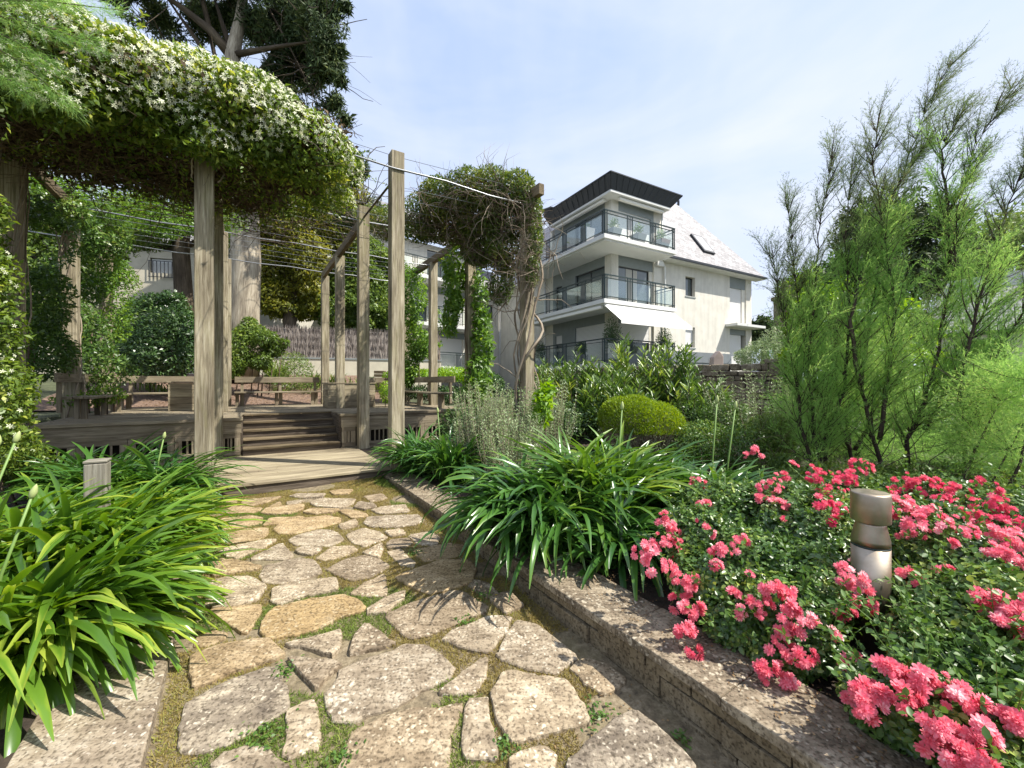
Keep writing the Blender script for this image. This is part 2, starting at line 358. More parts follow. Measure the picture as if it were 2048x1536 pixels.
M['olean'] = leafmat('oleander_leaf', (.06, .13, .03), (.17, .28, .05), (.38, .46, .09), trans=.3, rough=.32, spec=.7)
M['ball'] = leafmat('clipped_shrub_leaf', (.12, .2, .015), (.24, .36, .02), (.38, .48, .04), trans=.35, rough=.6)
M['perov'] = leafmat('silver_shrub_leaf', (.16, .24, .09), (.34, .42, .22), (.55, .6, .42), trans=.3, rough=.6)
M['rose_leaf'] = leafmat('rose_leaf', (.03, .08, .018), (.11, .20, .04), (.34, .42, .09), trans=.25, rough=.33, spec=.6, nscale=5)
M['petal'] = leafmat('rose_petal', (.70, .10, .14), (.86, .30, .36), (.95, .66, .66), trans=.35, rough=.55, spec=.3, nscale=12)
M['petal_red'] = leafmat('rose_petal_deep', (.66, .07, .12), (.80, .17, .24), (.90, .42, .46), trans=.35, rough=.55, spec=.3, nscale=12)
M['jasflower'] = leafmat('jasmine_petal', (.72, .74, .52), (.85, .86, .66), (.9, .9, .78), trans=.3, rough=.6)
M['drygrass'] = leafmat('dry_grass', (.22, .17, .06), (.36, .30, .10), (.3, .33, .08), trans=.3, rough=.8, spec=.1, nscale=4)
M['greengrass'] = leafmat('green_grass', (.10, .15, .03), (.2, .27, .05), (.3, .36, .08), trans=.3, rough=.7, spec=.2, nscale=4)
M['weed'] = leafmat('weed_leaf', (.05, .12, .02), (.12, .22, .04), (.2, .3, .06), trans=.3)
M['dryleaf'] = leafmat('dry_leaf', (.12, .07, .03), (.28, .18, .08), (.4, .28, .14), trans=.15, rough=.8)
M['post'] = woodmat('weathered_post', (0.132, 0.11, 0.076), (0.362, 0.318, 0.233), (0.615, 0.571, 0.464), moss=.4)
M['deck'] = woodmat('deck_wood', (0.216, 0.184, 0.123), (0.394, 0.339, 0.245), (0.511, 0.454, 0.339), moss=.15)
M['bench'] = woodmat('bench_wood', (0.142, 0.119, 0.087), (0.304, 0.258, 0.193), (0.425, 0.378, 0.29), moss=.2)
M['stairw'] = woodmat('stair_wood', (.06, .045, .035), (.13, .105, .085), (.25, .21, .17))
M['beam'] = woodmat('beam_wood', (.07, .055, .035), (.18, .14, .09), (.3, .25, .18), moss=.2)
M['bark'] = woodmat('pale_bark', (.16, .13, .10), (.42, .37, .30), (.62, .57, .48))
M['bark_dark'] = woodmat('dark_bark', (.05, .04, .03), (.12, .095, .07), (.2, .16, .12))
M['twig'] = woodmat('twig', (.07, .05, .035), (.16, .12, .09), (.28, .23, .18))
M['twig_pale'] = woodmat('pale_stem', (.16, .12, .09), (.36, .30, .24), (.52, .46, .38))
M['tam_bark'] = woodmat('tamarisk_bark', (.03, .022, .018), (.07, .05, .04), (.14, .10, .08))
M['flag'] = stonemat('flagstone', (0.286, 0.233, 0.162), (0.168, 0.137, 0.096), (0.454, 0.394, 0.294))
M['flag_tan'] = stonemat('flagstone_tan', (0.373, 0.29, 0.174), (0.248, 0.186, 0.106), (0.497, 0.411, 0.279), spot=.35)
M['flag_orange'] = stonemat('flagstone_orange', (0.347, 0.26, 0.136), (0.248, 0.183, 0.102), (0.409, 0.352, 0.245), spot=.3, sc=5)
M['flag_grey'] = stonemat('flagstone_grey', (0.23, 0.2, 0.158), (0.143, 0.123, 0.101), (0.46, 0.416, 0.331), spot=.45)
M['flag_pale'] = stonemat('flagstone_pale', (0.37, 0.314, 0.228), (0.217, 0.179, 0.13), (0.542, 0.489, 0.383), spot=.5)
M['wallstone'] = stonemat('low_wall_stone', (0.255, 0.212, 0.136), (0.17, 0.14, 0.093), (0.34, 0.297, 0.212), spot=.1, sc=4)
M['coping'] = stonemat('coping_stone', (.235, .20, .15), (.10, .085, .065), (.42, .38, .30), spot=.42, sc=6)
M['slabstone'] = stonemat('kerb_stone', (0.299, 0.256, 0.195), (0.185, 0.152, 0.118), (0.442, 0.403, 0.338), spot=.5, sc=5)
M['rubble'] = stonemat('rubble_stone', (.22, .19, .14), (.12, .10, .08), (.34, .31, .25), spot=.2, sc=5)
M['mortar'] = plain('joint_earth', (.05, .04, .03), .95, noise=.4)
M['soil'] = plain('bed_soil', (.045, .032, .022), .95, noise=.6, ns=18, bumpv=.9, bs=60)
M['render_'] = plain('cream_render', (.68, .65, .57), .85, noise=.12, ns=1.6, bumpv=.15, bs=60)
t = M['render_'].node_tree; b = t.nodes['Principled BSDF']; src = b.inputs['Base Color'].links[0].from_socket; g_ = t.nodes.new('ShaderNodeNewGeometry'); mp_ = t.nodes.new('ShaderNodeMapping'); mp_.inputs['Scale'].default_value = (3.5, 3.5, .22); t.links.new(g_.outputs['Position'], mp_.inputs[0])
ns = nn_(t, 'ShaderNodeTexNoise', Scale=1.4, Detail=6.0, Roughness=.6); t.links.new(mp_.outputs[0], ns.inputs['Vector']); rr = ramp(t, [(.36, (.80, .79, .76)), (.56, (1, 1, 1))]); t.links.new(ns.outputs['Fac'], rr.inputs[0]); mm = nn_(t, 'ShaderNodeMixRGB', blend_type='MULTIPLY'); mm.inputs[0].default_value = .45; t.links.new(src, mm.inputs[1]); t.links.new(rr.outputs[0], mm.inputs[2]); t.links.new(mm.outputs[0], b.inputs['Base Color'])
M['white'] = plain('white_paint', (.66, .66, .63), .6, noise=.05, ns=2)
M['greyw'] = plain('grey_panel', (.23, .255, .25), .7, noise=.06)
M['zinc'] = plain('dark_zinc', (.032, .036, .042), .45, noise=.15, ns=2, spec=.4)
M['rail'] = plain('green_black_metal', (.012, .03, .027), .4)
M['alu'] = plain('window_frame', (.02, .02, .022), .4)
M['beige'] = plain('beige_wall', (.58, .53, .41), .9, noise=.12, ns=3)
M['shutter'] = None; M['slate'] = None
M['cable'] = plain('steel_cable', (.30, .31, .32), .35, metal=.6)
M['steelmat'] = None
M['awn'] = plain('awning_canvas', (.82, .80, .74), .85)
M['pot'] = plain('grey_pot', (.30, .30, .31), .6, noise=.1)
M['box_grey'] = plain('grey_parapet', (.17, .19, .20), .7, noise=.1)
M['canvas'] = plain('pinkish_canvas', (.42, .33, .28), .9, noise=.15, ns=6)
M['stalk'] = plain('flower_stalk', (.16, .26, .06), .5)
M['bud'] = plain('flower_bud', (.36, .42, .16), .6)
M['curtain'] = plain('curtain', (.45, .44, .40), .9)
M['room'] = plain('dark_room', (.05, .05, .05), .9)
M['bollwood'] = woodmat('stump_wood', (0.15, 0.132, 0.104), (0.3, 0.282, 0.244), (0.396, 0.384, 0.348))

m, t, b = newmat('window_glass'); b.inputs['Base Color'].default_value = (.10, .12, .12, 1); b.inputs['Roughness'].default_value = .05; b.inputs['Specular IOR Level'].default_value = .9; M['glassdark'] = m
m, t, b = newmat('rail_glass'); gl = t.nodes.new('ShaderNodeBsdfGlossy'); gl.inputs['Roughness'].default_value = .05; gl.inputs['Color'].default_value = (.8, .9, .9, 1)
tp = t.nodes.new('ShaderNodeBsdfTransparent'); tp.inputs[0].default_value = (.93, .96, .95, 1); mi = t.nodes.new('ShaderNodeMixShader'); mi.inputs[0].default_value = .12
t.links.new(tp.outputs[0], mi.inputs[1]); t.links.new(gl.outputs[0], mi.inputs[2]); t.links.new(mi.outputs[0], t.nodes['Material Output'].inputs[0]); M['glass'] = m
# roller shutter: horizontal ribs
m, t, b = newmat('roller_shutter'); b.inputs['Base Color'].default_value = (.74, .73, .70, 1); b.inputs['Roughness'].default_value = .55
geo = t.nodes.new('ShaderNodeNewGeometry'); wv = nn_(t, 'ShaderNodeTexWave', Scale=5.0, wave_type='BANDS', bands_direction='Z'); t.links.new(geo.outputs['Position'], wv.inputs['Vector'])
rr = ramp(t, [(.0, (.5, .49, .47)), (.25, (.78, .77, .74))]); t.links.new(wv.outputs['Fac'], rr.inputs[0]); t.links.new(rr.outputs[0], b.inputs['Base Color']); bump(t, b, wv.outputs['Fac'], .6, .02); M['shutter'] = m
# slate roof
def slatemat(name, c1, c2, c3, mort):
    m, t, b = newmat(name); L = t.links.new
    at = nn_(t, 'ShaderNodeAttribute', attribute_name='gc')
    br = nn_(t, 'ShaderNodeTexBrick', Scale=1.0); br.offset = .5
    br.inputs['Brick Width'].default_value = .34; br.inputs['Row Height'].default_value = .20; br.inputs['Mortar Size'].default_value = .012
    br.inputs['Color1'].default_value = (*c1, 1); br.inputs['Color2'].default_value = (*c2, 1); br.inputs['Mortar'].default_value = (*mort, 1); br.inputs['Bias'].default_value = 0
    L(at.outputs['Vector'], br.inputs['Vector'])
    n = nn_(t, 'ShaderNodeTexNoise', Scale=9.0, Detail=6.0); L(at.outputs['Vector'], n.inputs['Vector'])
    r = ramp(t, [(.35, (.75, .72, .7)), (.65, (1.15, 1.12, 1.1))]); L(n.outputs['Fac'], r.inputs[0])
    mu = nn_(t, 'ShaderNodeMixRGB', blend_type='MULTIPLY'); mu.inputs[0].default_value = 1; L(br.outputs['Color'], mu.inputs[1]); L(r.outputs[0], mu.inputs[2])
    L(mu.outputs[0], b.inputs['Base Color']); b.inputs['Roughness'].default_value = .5; b.inputs['Specular IOR Level'].default_value = .6
    bump(t, b, br.outputs['Fac'], -.6, .02); return m
M['slate'] = slatemat('pale_slate', (.17, .165, .17), (.36, .35, .36), (.5, .5, .5), (.07, .07, .07))
M['slate2'] = slatemat('mossy_slate', (.34, .34, .32), (.55, .54, .51), (.5, .5, .5), (.12, .12, .11))
# brushed steel
m, t, b = newmat('brushed_steel'); L = t.links.new; b.inputs['Metallic'].default_value = 1.0; b.inputs['Base Color'].default_value = (.50, .42, .33, 1); b.inputs['Roughness'].default_value = .4
geo = t.nodes.new('ShaderNodeNewGeometry'); mp_ = t.nodes.new('ShaderNodeMapping'); mp_.inputs['Scale'].default_value = (6, 6, 220); L(geo.outputs['Position'], mp_.inputs[0])
ns = nn_(t, 'ShaderNodeTexNoise', Scale=4.0, Detail=4.0); L(mp_.outputs[0], ns.inputs['Vector']); rr = ramp(t, [(.3, (.38, .38, .38)), (.7, (.52, .52, .52))]); L(ns.outputs['Fac'], rr.inputs[0]); L(rr.outputs[0], b.inputs['Roughness'])
n5 = nn_(t, 'ShaderNodeTexNoise', Scale=14.0, Detail=6.0); L(geo.outputs['Position'], n5.inputs['Vector']); r5 = ramp(t, [(.35, (.40, .33, .25)), (.6, (.50, .43, .34))]); L(n5.outputs['Fac'], r5.inputs[0]); L(r5.outputs[0], b.inputs['Base Color'])
bump(t, b, ns.outputs['Fac'], .08, .002); M['steel'] = m
# earth of the path
m, t, b = newmat('path_earth'); L = t.links.new; geo = t.nodes.new('ShaderNodeNewGeometry')
n1_ = nn_(t, 'ShaderNodeTexNoise', Scale=26.0, Detail=10.0, Roughness=.75); L(geo.outputs['Position'], n1_.inputs['Vector'])
r_ = ramp(t, [(.3, (.06, .045, .03)), (.5, (.21, .165, .10)), (.7, (.38, .31, .21))]); L(n1_.outputs['Fac'], r_.inputs[0])
n2_ = nn_(t, 'ShaderNodeTexNoise', Scale=2.6, Detail=4.0); L(geo.outputs['Position'], n2_.inputs['Vector'])
r2_ = ramp(t, [(.48, (0, 0, 0)), (.66, (.4, .4, .4))]); L(n2_.outputs['Fac'], r2_.inputs[0])
mo = nn_(t, 'ShaderNodeMixRGB'); mo.inputs[2].default_value = (.17, .15, .065, 1); L(r2_.outputs[0], mo.inputs[0]); L(r_.outputs[0], mo.inputs[1]); L(mo.outputs[0], b.inputs['Base Color'])
b.inputs['Roughness'].default_value = .95; bump(t, b, n1_.outputs['Fac'], .9, .012); M['earth'] = m
M['mulch'] = plain('bark_mulch', (.20, .13, .09), .95, noise=.6, ns=20, bumpv=1, bs=35)
M['meadow'] = plain('garden_ground', (.07, .08, .035), .95, noise=.5, ns=3, bumpv=.8, bs=20)
# reed screen
m, t, b = newmat('reed'); L = t.links.new; geo = t.nodes.new('ShaderNodeNewGeometry'); mp_ = t.nodes.new('ShaderNodeMapping'); mp_.inputs['Scale'].default_value = (16, 16, .9); L(geo.outputs['Position'], mp_.inputs[0])
ns = nn_(t, 'ShaderNodeTexNoise', Scale=2.0, Detail=6.0, Roughness=.7); L(mp_.outputs[0], ns.inputs['Vector']); rr = ramp(t, [(.35, (.07, .055, .05)), (.5, (.26, .22, .19)), (.68, (.48, .43, .38))]); L(ns.outputs['Fac'], rr.inputs[0]); L(rr.outputs[0], b.inputs['Base Color']); b.inputs['Roughness'].default_value = .9; bump(t, b, ns.outputs['Fac'], .9, .03); M['reed'] = m
# ------------------------------------------------------------------ ground, beds, path
def sstep(x, a, b):
    t = np.clip((x - a) / (b - a), 0, 1); return t * t * (3 - 2 * t)
def ground_h(x, y):
    base = SL * np.clip(y, -20, 24)
    u = (x - A0[0]) * U[0] + (y - A0[1]) * U[1]; v = (x - A0[0]) * V[0] + (y - A0[1]) * V[1]
    zm = .90 + np.clip(v - 6.3, 0, 5.2) * .17
    m = np.maximum(sstep(v, 6.2, 6.5) * (1 - sstep(u, 4.6, 6.5)), sstep(-2.15 - u, 0, .3) * sstep(v, 1.4, 2.2))
    base = base * (1 - m) + zm * m
    under = (u > -2.1) & (u < 4.6) & (v > 1.9) & (v < 6.2)
    return np.where(under, np.minimum(base, .25), base)
def grid_sheet(name, xs, ys, hf, mat, kind='structure'):
    X, Y = np.meshgrid(xs, ys); Z = hf(X, Y); v = np.stack([X, Y, Z], -1).reshape(-1, 3)
    nx, ny = len(xs), len(ys); i = np.arange(nx - 1)[None] + np.arange(ny - 1)[:, None] * nx; i = i.ravel()
    q = np.stack([i, i + 1, i + 1 + nx, i + nx], 1)
    o = np_mesh(name, v, q, mat, smooth=True); return tag(o, kind=kind)
far = np.array([30, 45, 70, 120, 250, 600.])
xs = np.concatenate([-far[::-1], np.arange(-20, 16, .3), far]); ys = np.concatenate([[-60, -20, -10], np.arange(-5, 24, .3), far])
lpg = Lump(3, f=.7)
grid_sheet('ground', xs, ys, lambda X, Y: ground_h(X, Y) - .012 * (1 + lpg(np.stack([X, Y, X * 0], -1))), M['meadow'])
def uv_sheet(name, us, vs, hf, mat, kind='structure', label=None):
    Ug, Vg = np.meshgrid(us, vs); X = A0[0] + Ug * U[0] + Vg * V[0]; Y = A0[1] + Ug * U[1] + Vg * V[1]; Z = hf(X, Y, Ug, Vg)
    v = np.stack([X, Y, Z], -1).reshape(-1, 3); nx, ny = len(us), len(vs); i = (np.arange(nx - 1)[None] + np.arange(ny - 1)[:, None] * nx).ravel()
    o = np_mesh(name, v, np.stack([i, i + 1, i + 1 + nx, i + nx], 1), mat, smooth=True); return tag(o, kind=kind)
lpp = Lump(8, f=9.0, n=12)
uv_sheet('path', np.arange(.06, 1.97, .03), np.arange(-6.2, .3, .03), lambda X, Y, a, b: SL * Y + .006 + .004 * lpp(np.stack([X, Y, X * 0], -1)), M['earth'])
lps = Lump(18, f=7.0, n=12)
uv_sheet('bed_soil', np.arange(2.05, 9.0, .06), np.arange(-7.5, 1.95, .06), lambda X, Y, a, b: np.maximum(.262, SL * Y + .02) + .012 * lps(np.stack([X, Y, X * 0], -1)) + .1 * sstep(a, 2.6, 4.5), M['soil'])
uv_sheet('bed_soil', np.arange(-4.6, -.33, .06), np.arange(-6.2, 1.95, .06), lambda X, Y, a, b: SL * Y + .045 + .012 * lps(np.stack([X, Y, X * 0], -1)), M['soil'])
uv_sheet('mulch', np.arange(-3.4, 4.2, .1), np.arange(6.45, 11.6, .1), lambda X, Y, a, b: ground_h(X, Y) + .012 + .01 * lps(np.stack([X, Y, X * 0], -1)), M['mulch'])

# ------------------------------------------------------------------ flagstones
def c2(p): return (300 + p[0] / 3.657, 940 + p[1] / 3.657)
def c3(p): return (300 + p[0] / 3.657, 1180 + p[1] / 3.657)
def c4(p): return (740 + p[0] * .479, 1080 + p[1] * .479)
def c0(p): return p
ST = [
(c2,'flag_pale',[(1020,205),(1080,185),(1280,185),(1265,210),(1100,215)],'thin pale flagstone nearest the middle of the deck step'),
(c2,'flag_pale',[(1170,255),(1250,222),(1500,228),(1480,262),(1400,292),(1210,278)],'broad pale flagstone just behind the thin one by the deck step'),
(c2,'flag_tan',[(670,275),(680,235),(900,215),(960,210),(860,248),(740,278)],'long tan flagstone below the left half of the deck step'),
(c2,'flag_tan',[(555,280),(560,242),(635,240),(632,278)],'small square flagstone at the left foot of the deck step'),
(c2,'flag_tan',[(525,330),(600,285),(740,283),(820,300),(740,335),(600,336)],'flat light tan flagstone below the small square one'),
(c2,'flag_tan',[(810,335),(850,295),(1120,265),(1118,305),(1000,338)],'wedge shaped cream flagstone in the second row from the deck'),
(c2,'flag_tan',[(870,278),(950,238),(960,268)],'tiny triangular flagstone near the deck step'),
(c2,'flag_pale',[(1000,245),(1130,235),(1080,260),(1010,270)],'narrow sliver of flagstone between tiny triangle and broad pale stone'),
(c2,'flag_tan',[(1120,325),(1180,298),(1380,302),(1340,325),(1200,338)],'slim flagstone right of the wedge shaped cream stone'),
(c2,'flag_tan',[(1380,315),(1440,303),(1560,325),(1595,350),(1480,368)],'pinkish tan flagstone with five sides above the shadow striped stone'),
(c2,'flag',[(1495,285),(1530,248),(1640,262),(1655,285),(1560,305)],'small grey flagstone before the dark leaf shadows near the deck'),
(c2,'flag_tan',[(500,430),(520,370),(740,345),(820,360),(815,400),(640,440),(540,448)],'upper of two broad cream flagstones on the left path edge'),
(c2,'flag_tan',[(830,420),(880,365),(1120,355),(1050,385),(930,408)],'pointed cream flagstone above the long oval tan one'),
(c2,'flag_tan',[(905,445),(960,400),(1120,365),(1300,345),(1395,370),(1390,395),(1250,435),(1040,482),(940,475)],'long oval tan flagstone in the far half of the path'),
(c2,'flag',[(1385,415),(1500,375),(1520,400),(1500,430),(1400,450)],'small brownish flagstone at the right tip of the long oval one'),
(c2,'flag_pale',[(1565,400),(1600,360),(1800,345),(1960,345),(2000,380),(1950,410),(1800,435),(1620,430)],'long whitish flagstone striped by leaf shadows beside the low wall'),
(c2,'flag_tan',[(505,545),(530,490),(680,445),(855,435),(860,480),(830,510),(620,550)],'lower of two broad cream flagstones on the left path edge'),
(c2,'flag_pale',[(1010,525),(1080,490),(1240,450),(1330,455),(1420,520),(1320,570),(1200,575),(1060,560)],'oval speckled flagstone with an orange heart mid path'),
(c2,'flag_pale',[(1430,490),(1560,440),(1680,470),(1740,510),(1560,575),(1480,540)],'diamond shaped speckled flagstone right of the orange hearted oval'),
(c2,'flag_pale',[(1720,470),(1830,450),(1870,485),(1760,500)],'small pale flagstone between the diamond stone and the low wall'),
(c2,'flag_pale',[(510,625),(560,590),(840,530),(920,530),(820,590),(640,665),(560,650)],'slanting blade shaped flagstone on the left side of the path'),
(c2,'flag_pale',[(720,670),(965,545),(1050,640),(1000,668)],'large triangular streaked flagstone left of mid path'),
(c2,'flag_pale',[(1065,605),(1120,580),(1260,590),(1190,640),(1110,630)],'small kite shaped flagstone beside the large streaked triangle'),
(c2,'flag',[(1215,660),(1330,575),(1480,570),(1520,600),(1440,635),(1290,675)],'slanted grey flagstone right of the small kite'),
(c2,'flag_pale',[(1560,620),(1695,550),(1700,600),(1680,655),(1600,640)],'small upright triangular flagstone below the diamond stone'),
(c2,'flag',[(1730,550),(1760,525),(1890,510),(1920,550),(1860,580),(1750,595)],'brownish flagstone above the small notched pale one'),
(c2,'flag_pale',[(1735,615),(1840,590),(1880,640),(1940,690),(1930,725),(1840,710)],'small notched pale flagstone with a dark underside near the wall'),
(c2,'flag_tan',[(450,700),(520,675),(640,682),(800,725),(790,745),(620,770),(470,800)],'tan flagstone with its left end under agapanthus tips'),
(c2,'flag_pale',[(805,790),(850,715),(1090,660),(1200,680),(1255,770),(1150,805),(970,850),(830,840)],'six sided mottled flagstone above the white rectangular one'),
(c2,'flag',[(1290,745),(1400,680),(1560,640),(1680,670),(1750,715),(1640,790),(1480,825),(1340,775)],'big brown grey flagstone right of the six sided mottled one'),
(c2,'flag_pale',[(400,1010),(430,850),(560,815),(730,808),(850,870),(790,960),(640,1015),(480,1030)],'big pale flagstone left of the white rectangular one'),
(c2,'flag_pale',[(895,990),(900,890),(1000,865),(1350,812),(1365,895),(1150,945),(940,1005)],'white rectangular flagstone above the big orange one'),
(c2,'flag',[(1470,925),(1560,850),(1720,780),(1728,935),(1600,940)],'brown triangular flagstone right of the white rectangular one'),
(c2,'flag_pale',[(1590,1075),(1600,1040),(1700,970),(1860,915),(1850,960),(1740,1060)],'narrow slanting flagstone between orange stone and veined grey stone'),
(c3,'flag_tan',[(430,190),(470,160),(800,135),(820,165),(735,300),(690,340),(560,265)],'tan flagstone left of the big orange one'),
(c3,'flag_orange',[(815,320),(825,270),(850,220),(920,150),(1200,90),(1400,65),(1500,90),(1565,145),(1540,185),(1380,225),(1250,300),(1080,350),(900,380),(850,370)],'big orange flagstone in the middle of the path'),
(c3,'flag_tan',[(330,430),(350,370),(460,325),(560,345),(530,385),(420,430)],'small tan flagstone by the kerb above the rough tan slab'),
(c3,'flag_pale',[(985,430),(1240,370),(1400,325),(1390,420),(1330,505),(1180,460)],'wedge flagstone bordered by bright green moss'),
(c3,'flag',[(1460,490),(1500,350),(1580,280),(1680,335),(1780,420),(1600,460)],'pinkish triangular flagstone under the big orange one'),
(c3,'flag_tan',[(300,600),(310,520),(480,450),(760,395),(860,400),(980,510),(820,560),(640,610),(480,690),(330,745)],'rough tan slab along the left kerb above the dark grey slab'),
(c3,'flag',[(1060,590),(1020,530),(1350,555),(1390,580),(1310,650),(1210,750),(1140,670)],'inverted triangle flagstone between the dark grey and the largest white slab'),
(c0,'flag_pale',[(651,1400),(680,1360),(683,1347),(727,1328),(778,1313),(806,1298),(850,1298),(884,1320),(903,1341),(896,1363),(836,1391),(788,1420),(740,1433),(710,1449),(672,1451),(655,1423)],'largest white speckled slab in the near middle of the path'),
(c3,'flag_grey',[(230,1050),(260,870),(400,780),(640,670),(860,600),(940,620),(1000,790),(1000,900),(880,985),(700,1080),(560,1150),(350,1225),(250,1215),(220,1160)],'large dark grey slab at the near left of the path'),
(c3,'flag_pale',[(1005,910),(1100,870),(1190,840),(1225,920),(1240,1180),(1100,1215),(1010,1260),(965,1220),(1000,1080)],'upright yellowish flagstone right of the large dark grey slab'),
(c3,'flag_pale',[(470,1302),(560,1220),(720,1170),(850,1180),(920,1270),(1000,1330),(700,1400),(480,1400)],'speckled slab cut by the bottom edge below the dark grey slab'),
(c0,'flag',[(683,1536),(710,1470),(765,1442),(833,1423),(869,1425),(920,1413),(917,1434),(898,1473),(896,1560),(690,1590)],'pinkish brown grained slab at the bottom middle of the photo'),
(c4,'flag',[(70,340),(75,320),(200,265),(350,222),(400,235),(485,290),(470,320),(350,360),(260,405),(190,420),(150,415)],'large veined grey flagstone below the wall corner agapanthus'),
(c4,'flag_tan',[(110,170),(130,155),(280,100),(400,92),(440,130),(420,190),(300,225),(240,235)],'tan flagstone with curved leaf shadows under the big agapanthus'),
(c4,'flag_tan',[(180,50),(330,20),(400,30),(360,80),(230,100)],'small flagstone crossed by leaf shadows behind the tan one'),
(c4,'flag_pale',[(305,430),(340,400),(500,335),(585,340),(560,400),(490,485),(400,470)],'pale speckled flagstone shaped like a fish tail'),
(c4,'flag_pale',[(530,490),(560,430),(610,352),(700,370),(760,420),(860,500),(770,570),(640,550),(560,515)],'pale flagstone with its upper right in the wall shadow'),
(c4,'flag_pale',[(290,650),(370,580),(490,500),(480,600),(420,655)],'pointed triangular flagstone right of the largest white slab'),
(c4,'flag_pale',[(505,665),(560,580),(600,570),(690,590),(820,610),(880,700),(910,780),(760,820),(600,865),(540,780)],'squarish big slab with a dark round leaf shadow on it'),
(c4,'flag_pale',[(395,740),(420,685),(490,685),(495,760),(530,880),(530,925),(390,925)],'tall narrow pale flagstone left of the squarish big slab'),
(c4,'flag',[(840,550),(900,510),(1000,540),(1065,600),(970,660),(890,600)],'shaded flagstone against the low wall'),
(c4,'flag_pale',[(590,935),(640,905),(720,885),(770,920),(760,990),(600,990)],'small white flagstone at the bottom edge of the photo'),
(c4,'flag_grey',[(830,950),(900,880),(1010,780),(1100,735),(1200,800),(1350,952),(1300,1060),(850,1060)],'big shadow dappled slab at the bottom right of the path'),
(c4,'flag',[(410,200),(440,175),(500,190),(540,240),(480,250)],'small flagstone half under drooping leaves at the wall foot'),
(c4,'flag',[(500,260),(580,230),(640,290),(560,320)],'shaded little flagstone beside the yellow dandelion'),
(c0,'flag_pale',[(817,1074),(860,1066),(880,1078),(874,1094),(835,1092)],'small bright flagstone near the wall above the leaf shadows'),
(c2,'flag_pale',[(1620,310),(1700,285),(1860,270),(1900,320),(1700,338)],'thin pale flagstone in stripes of shade near the wall top end'),
(c2,'flag_tan',[(1320,170),(1400,158),(1480,160),(1450,188),(1340,192)],'little tan flagstone at the right foot of the deck step'),
(c2,'flag',[(1560,200),(1700,180),(1740,220),(1620,245)],'shaded flagstone at the right end of the deck step'),
]
def rounded(poly, it=1):
    p = np.array(poly, float)
    for _ in range(it):
        q = np.roll(p, -1, 0); p = np.stack([p * .9 + q * .1, p * .1 + q * .9], 1).reshape(-1, 2)
    return p
STONE_POLYS = []
for tf, mk, poly, lab in ST:
    w = np.array([G(*tf(p))[:2] for p in poly]); rm_ = np.linalg.norm(w - w.mean(0), axis=1).mean(); w = w.mean(0) + (w - w.mean(0)) * (1 + .011 / rm_); w = rounded(w)
    pts = []
    for i in range(len(w)):
        a, b = w[i], w[(i + 1) % len(w)]; n = max(1, int(np.linalg.norm(b - a) / .035))
        for k in range(n): pts.append(a + (b - a) * k / n + rng.normal(size=2) * .0035)
    pts = np.array(pts); c = pts.mean(0)
    area = .5 * np.sum(pts[:, 0] * np.roll(pts[:, 1], -1) - pts[:, 1] * np.roll(pts[:, 0], -1))
    if area < 0: pts = pts[::-1]
    STONE_POLYS.append(pts); n = len(pts); h = .024 + random.uniform(-.006, .010)
    zt = lambda q: SL * q[:, 1]
    nrm = unit(pts - c); rings = [np.c_[pts, zt(pts) - .03], np.c_[pts, zt(pts) + h - .008], np.c_[pts - nrm * .004, zt(pts) + h - .002], np.c_[pts - nrm * .012, zt(pts) + h]]
    mid = c + (pts - c) * .5; rings.append(np.c_[mid, zt(mid) + h + .001])
    vv = np.concatenate(rings + [np.array([[c[0], c[1], SL * c[1] + h + .001]])]); fs = []
    for r_i in range(len(rings) - 1):
        for i in range(n):
            j = (i + 1) % n; fs.append([r_i * n + i, r_i * n + j, (r_i + 1) * n + j, (r_i + 1) * n + i])
    me = bpy.data.meshes.new('flagstone'); K4 = (len(rings) - 1) * n
    for i in range(n): fs.append([K4 + i, K4 + (i + 1) % n, len(vv) - 1])
    me.from_pydata([tuple(q) for q in vv], [], fs)
    o = link('flagstone', me, M[mk], None, (c[0], c[1], SL * c[1])); tag(o, lab, 'flagstone', 'flagstones of the garden path')
def in_poly(P2, poly, grow=0.0):
    c = poly.mean(0); q = c + (poly - c) * (1 + grow); x, y = P2[:, 0], P2[:, 1]; ins = np.zeros(len(P2), bool); n = len(q)
    for i in range(n):
        a, b = q[i], q[(i + 1) % n]; cond = ((a[1] > y) != (b[1] > y)); xx = (b[0] - a[0]) * (y - a[1]) / (b[1] - a[1] + 1e-12) + a[0]; ins ^= cond & (x < xx)
    return ins

